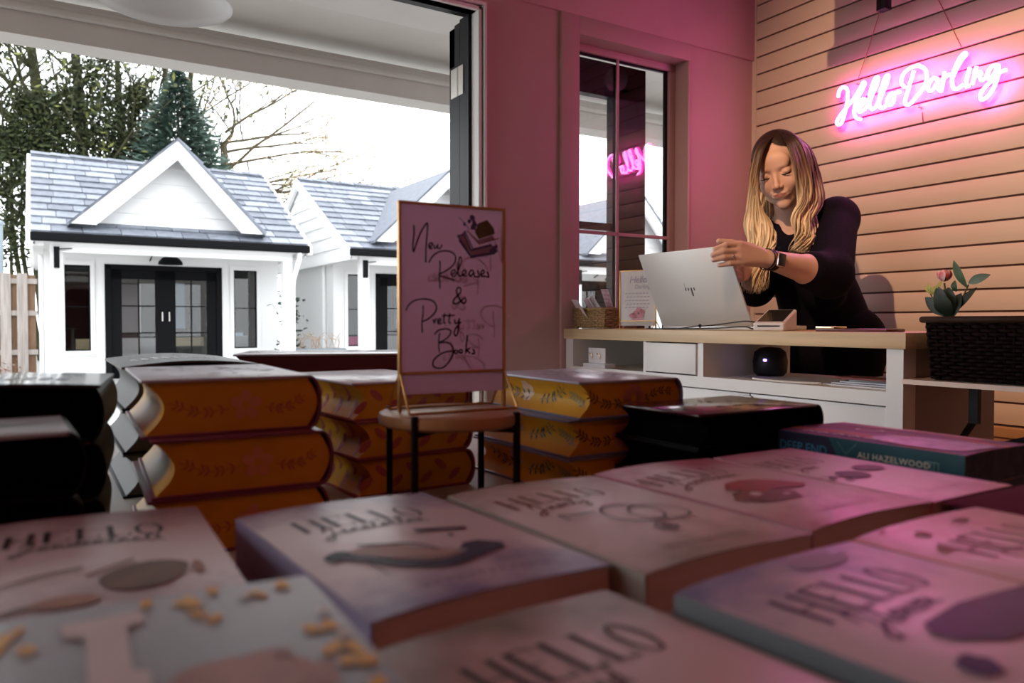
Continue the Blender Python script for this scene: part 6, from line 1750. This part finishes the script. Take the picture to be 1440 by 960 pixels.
# skull cap
nc0 = len(hb.v)
NU, NV = 96, 52; idx = {}
for j in range(NV + 1):
    for i in range(NU):
        a = 2 * PI * i / NU; ph = (PI * .62) * j / NV
        x, y, z = math.sin(ph) * math.cos(a), math.sin(ph) * math.sin(a), math.cos(ph)
        q = HL(x * .082, -.012 + y * .094, .034 + z * .094); idx[(i, j)] = len(hb.v); hb.v.append(tuple(q)); cols.append(tuple(hair_color(.02 + .12 * j / NV, random.uniform(-.4, .4))))
for j in range(NV):
    for i in range(NU):
        a = 2 * PI * (i + .5) / NU; ph = (PI * .62) * (j + .5) / NV
        y, z = math.sin(ph) * math.sin(a), math.cos(ph)
        if y > .30 and z < .75 - .50 * abs(math.cos(a)): continue
        hb.f.append([idx[(i, j)], idx[((i + 1) % NU, j)], idx[((i + 1) % NU, j + 1)], idx[(i, j + 1)]]); hb.m.append(0)
hm_ = tint_mat('hair_blond', .42, 0, .45)
ho = hb.build('hair', hm_, person, world=True, smooth='all', fix=False)
ca = ho.data.color_attributes.new('tint', 'FLOAT_COLOR', 'POINT')
ca.data.foreach_set('color', np.concatenate([np.array(cols), np.ones((len(cols), 1))], 1).ravel().astype(np.float32))

# watch, bracelet, ring
axw = (wrL - elL).normalized(); cw = wrL.lerp(elL, .03)
def ring_(mb, c, ax, r, w_, th, n=28, el=1.0):
    u = ax.orthogonal().normalized(); v = ax.cross(u); vs = []
    for k in range(n):
        a = 2 * PI * k / n; d_ = u * math.cos(a) + v * math.sin(a)
        vs += [c + d_ * r - ax * w_ / 2, c + d_ * (r + th) - ax * w_ / 2, c + d_ * (r + th) + ax * w_ / 2, c + d_ * r + ax * w_ / 2]
    fs_ = []
    for k in range(n):
        for q in range(4): fs_.append((4 * k + q, 4 * k + (q + 1) % 4, 4 * ((k + 1) % n) + (q + 1) % 4, 4 * ((k + 1) % n) + q))
    mb.add(vs, fs_)
wt = MB(); ring_(wt, cw, axw, .0285, .020, .0022); wt.build('watch_strap', BLACK, person, world=True, smooth=True)
out = (bk_ - axw * bk_.dot(axw)).normalized(); sd_ = axw.cross(out)
MW = Matrix(((axw.x, sd_.x, out.x, 0), (axw.y, sd_.y, out.y, 0), (axw.z, sd_.z, out.z, 0), (0, 0, 0, 1)))
MW.translation = cw + out * .0300
m = MB(); m.rbox((-.017, -.0205, -.001), (.017, .0205, .008), .004, M=MW); wc = m.build('watch_case', mat('rose_gold', (.80, .55, .50), .25, metal=1), person, world=True, smooth=True)
m = MB(); m.rbox((-.0145, -.018, .0078), (.0145, .018, .0092), .0008, M=MW); m.build('watch_face', mat('watch_glass', (.005, .005, .006), .1), person, world=True, smooth=True)
m = MB(); ring_(m, wrL.lerp((kL[1] + kL[2]) / 2, .10), axw, .0300, .005, .0018); m.build('bracelet', BLACK, person, world=True)
m = MB(); rc_ = kL[2].lerp(mL[2], .45); ring_(m, rc_, (mL[2] - kL[2]).normalized(), .0092, .0035, .0014, 18); m.ball(rc_ - fw * .0115, .0030, 6); m.ball(rc_ - fw * .010 + upv * .004, .002, 5); m.build('ring', mat('ring_silver', (.9, .85, .8), .15, metal=1), person, world=True)
# ---------------------------------------------------------------- room spotlight and added fill lamp
lt = bpy.data.lights.new('ceiling_spot', 'SPOT'); lt.energy = 175; lt.color = (1.0, .60, .34); lt.spot_size = R(58); lt.spot_blend = .9; lt.shadow_soft_size = .018
lo = bpy.data.objects.new('ceiling_spot', lt); COL.objects.link(lo)
LP = Vector((.25, .95, 2.70)); lo.location = LP
tgt = Vector((2.74, 1.36, 1.45)); lo.rotation_euler = (tgt - LP).to_track_quat('-Z', 'Y').to_euler()
sp = thing('track_spotlight', 'black track spotlight on the ceiling above the book table', 'lamp', (LP.x, LP.y, ZC))
lo.parent = sp; lo.location = LP - Vector((LP.x, LP.y, ZC))
dirv = (tgt - LP).normalized()
m = MB(); m.tube([LP - dirv * .10, LP - dirv * .005], .035, 16, caps=False); m.tube([LP - dirv * .10, LP - dirv * .099], .035, 16); m.tube([LP - dirv * .06, (LP.x - dirv.x * .06, LP.y - dirv.y * .06, ZC)], .008, 8); m.build('housing', BLACK, sp, world=True, smooth=True)
# unseen fill lamp added deep in the room to redden the interior light
rl = thing('room_fill_lamp', 'unseen round red fill light added on the ceiling at the back of the shop', 'lamp', (-.6, -1.0, ZC))
m = MB(); m.lathe([(0, -.07), (.14, -.065), (.17, -.03), (.17, 0)], n=28); m.build('diffuser', mat('red_fill_glow', (1, .8, .6), .5, emit=(1.0, .22, .14), es=9.5), rl, smooth=True)
SC.cycles.max_bounces = 8
SC.cycles.diffuse_bounces = 5
SC.cycles.glossy_bounces = 4
SC.cycles.transmission_bounces = 6
SC.cycles.transparent_max_bounces = 12
SC.cycles.sample_clamp_indirect = 4
SC.cycles.caustics_reflective = False
SC.cycles.caustics_refractive = False
SC.cycles.use_denoising = True
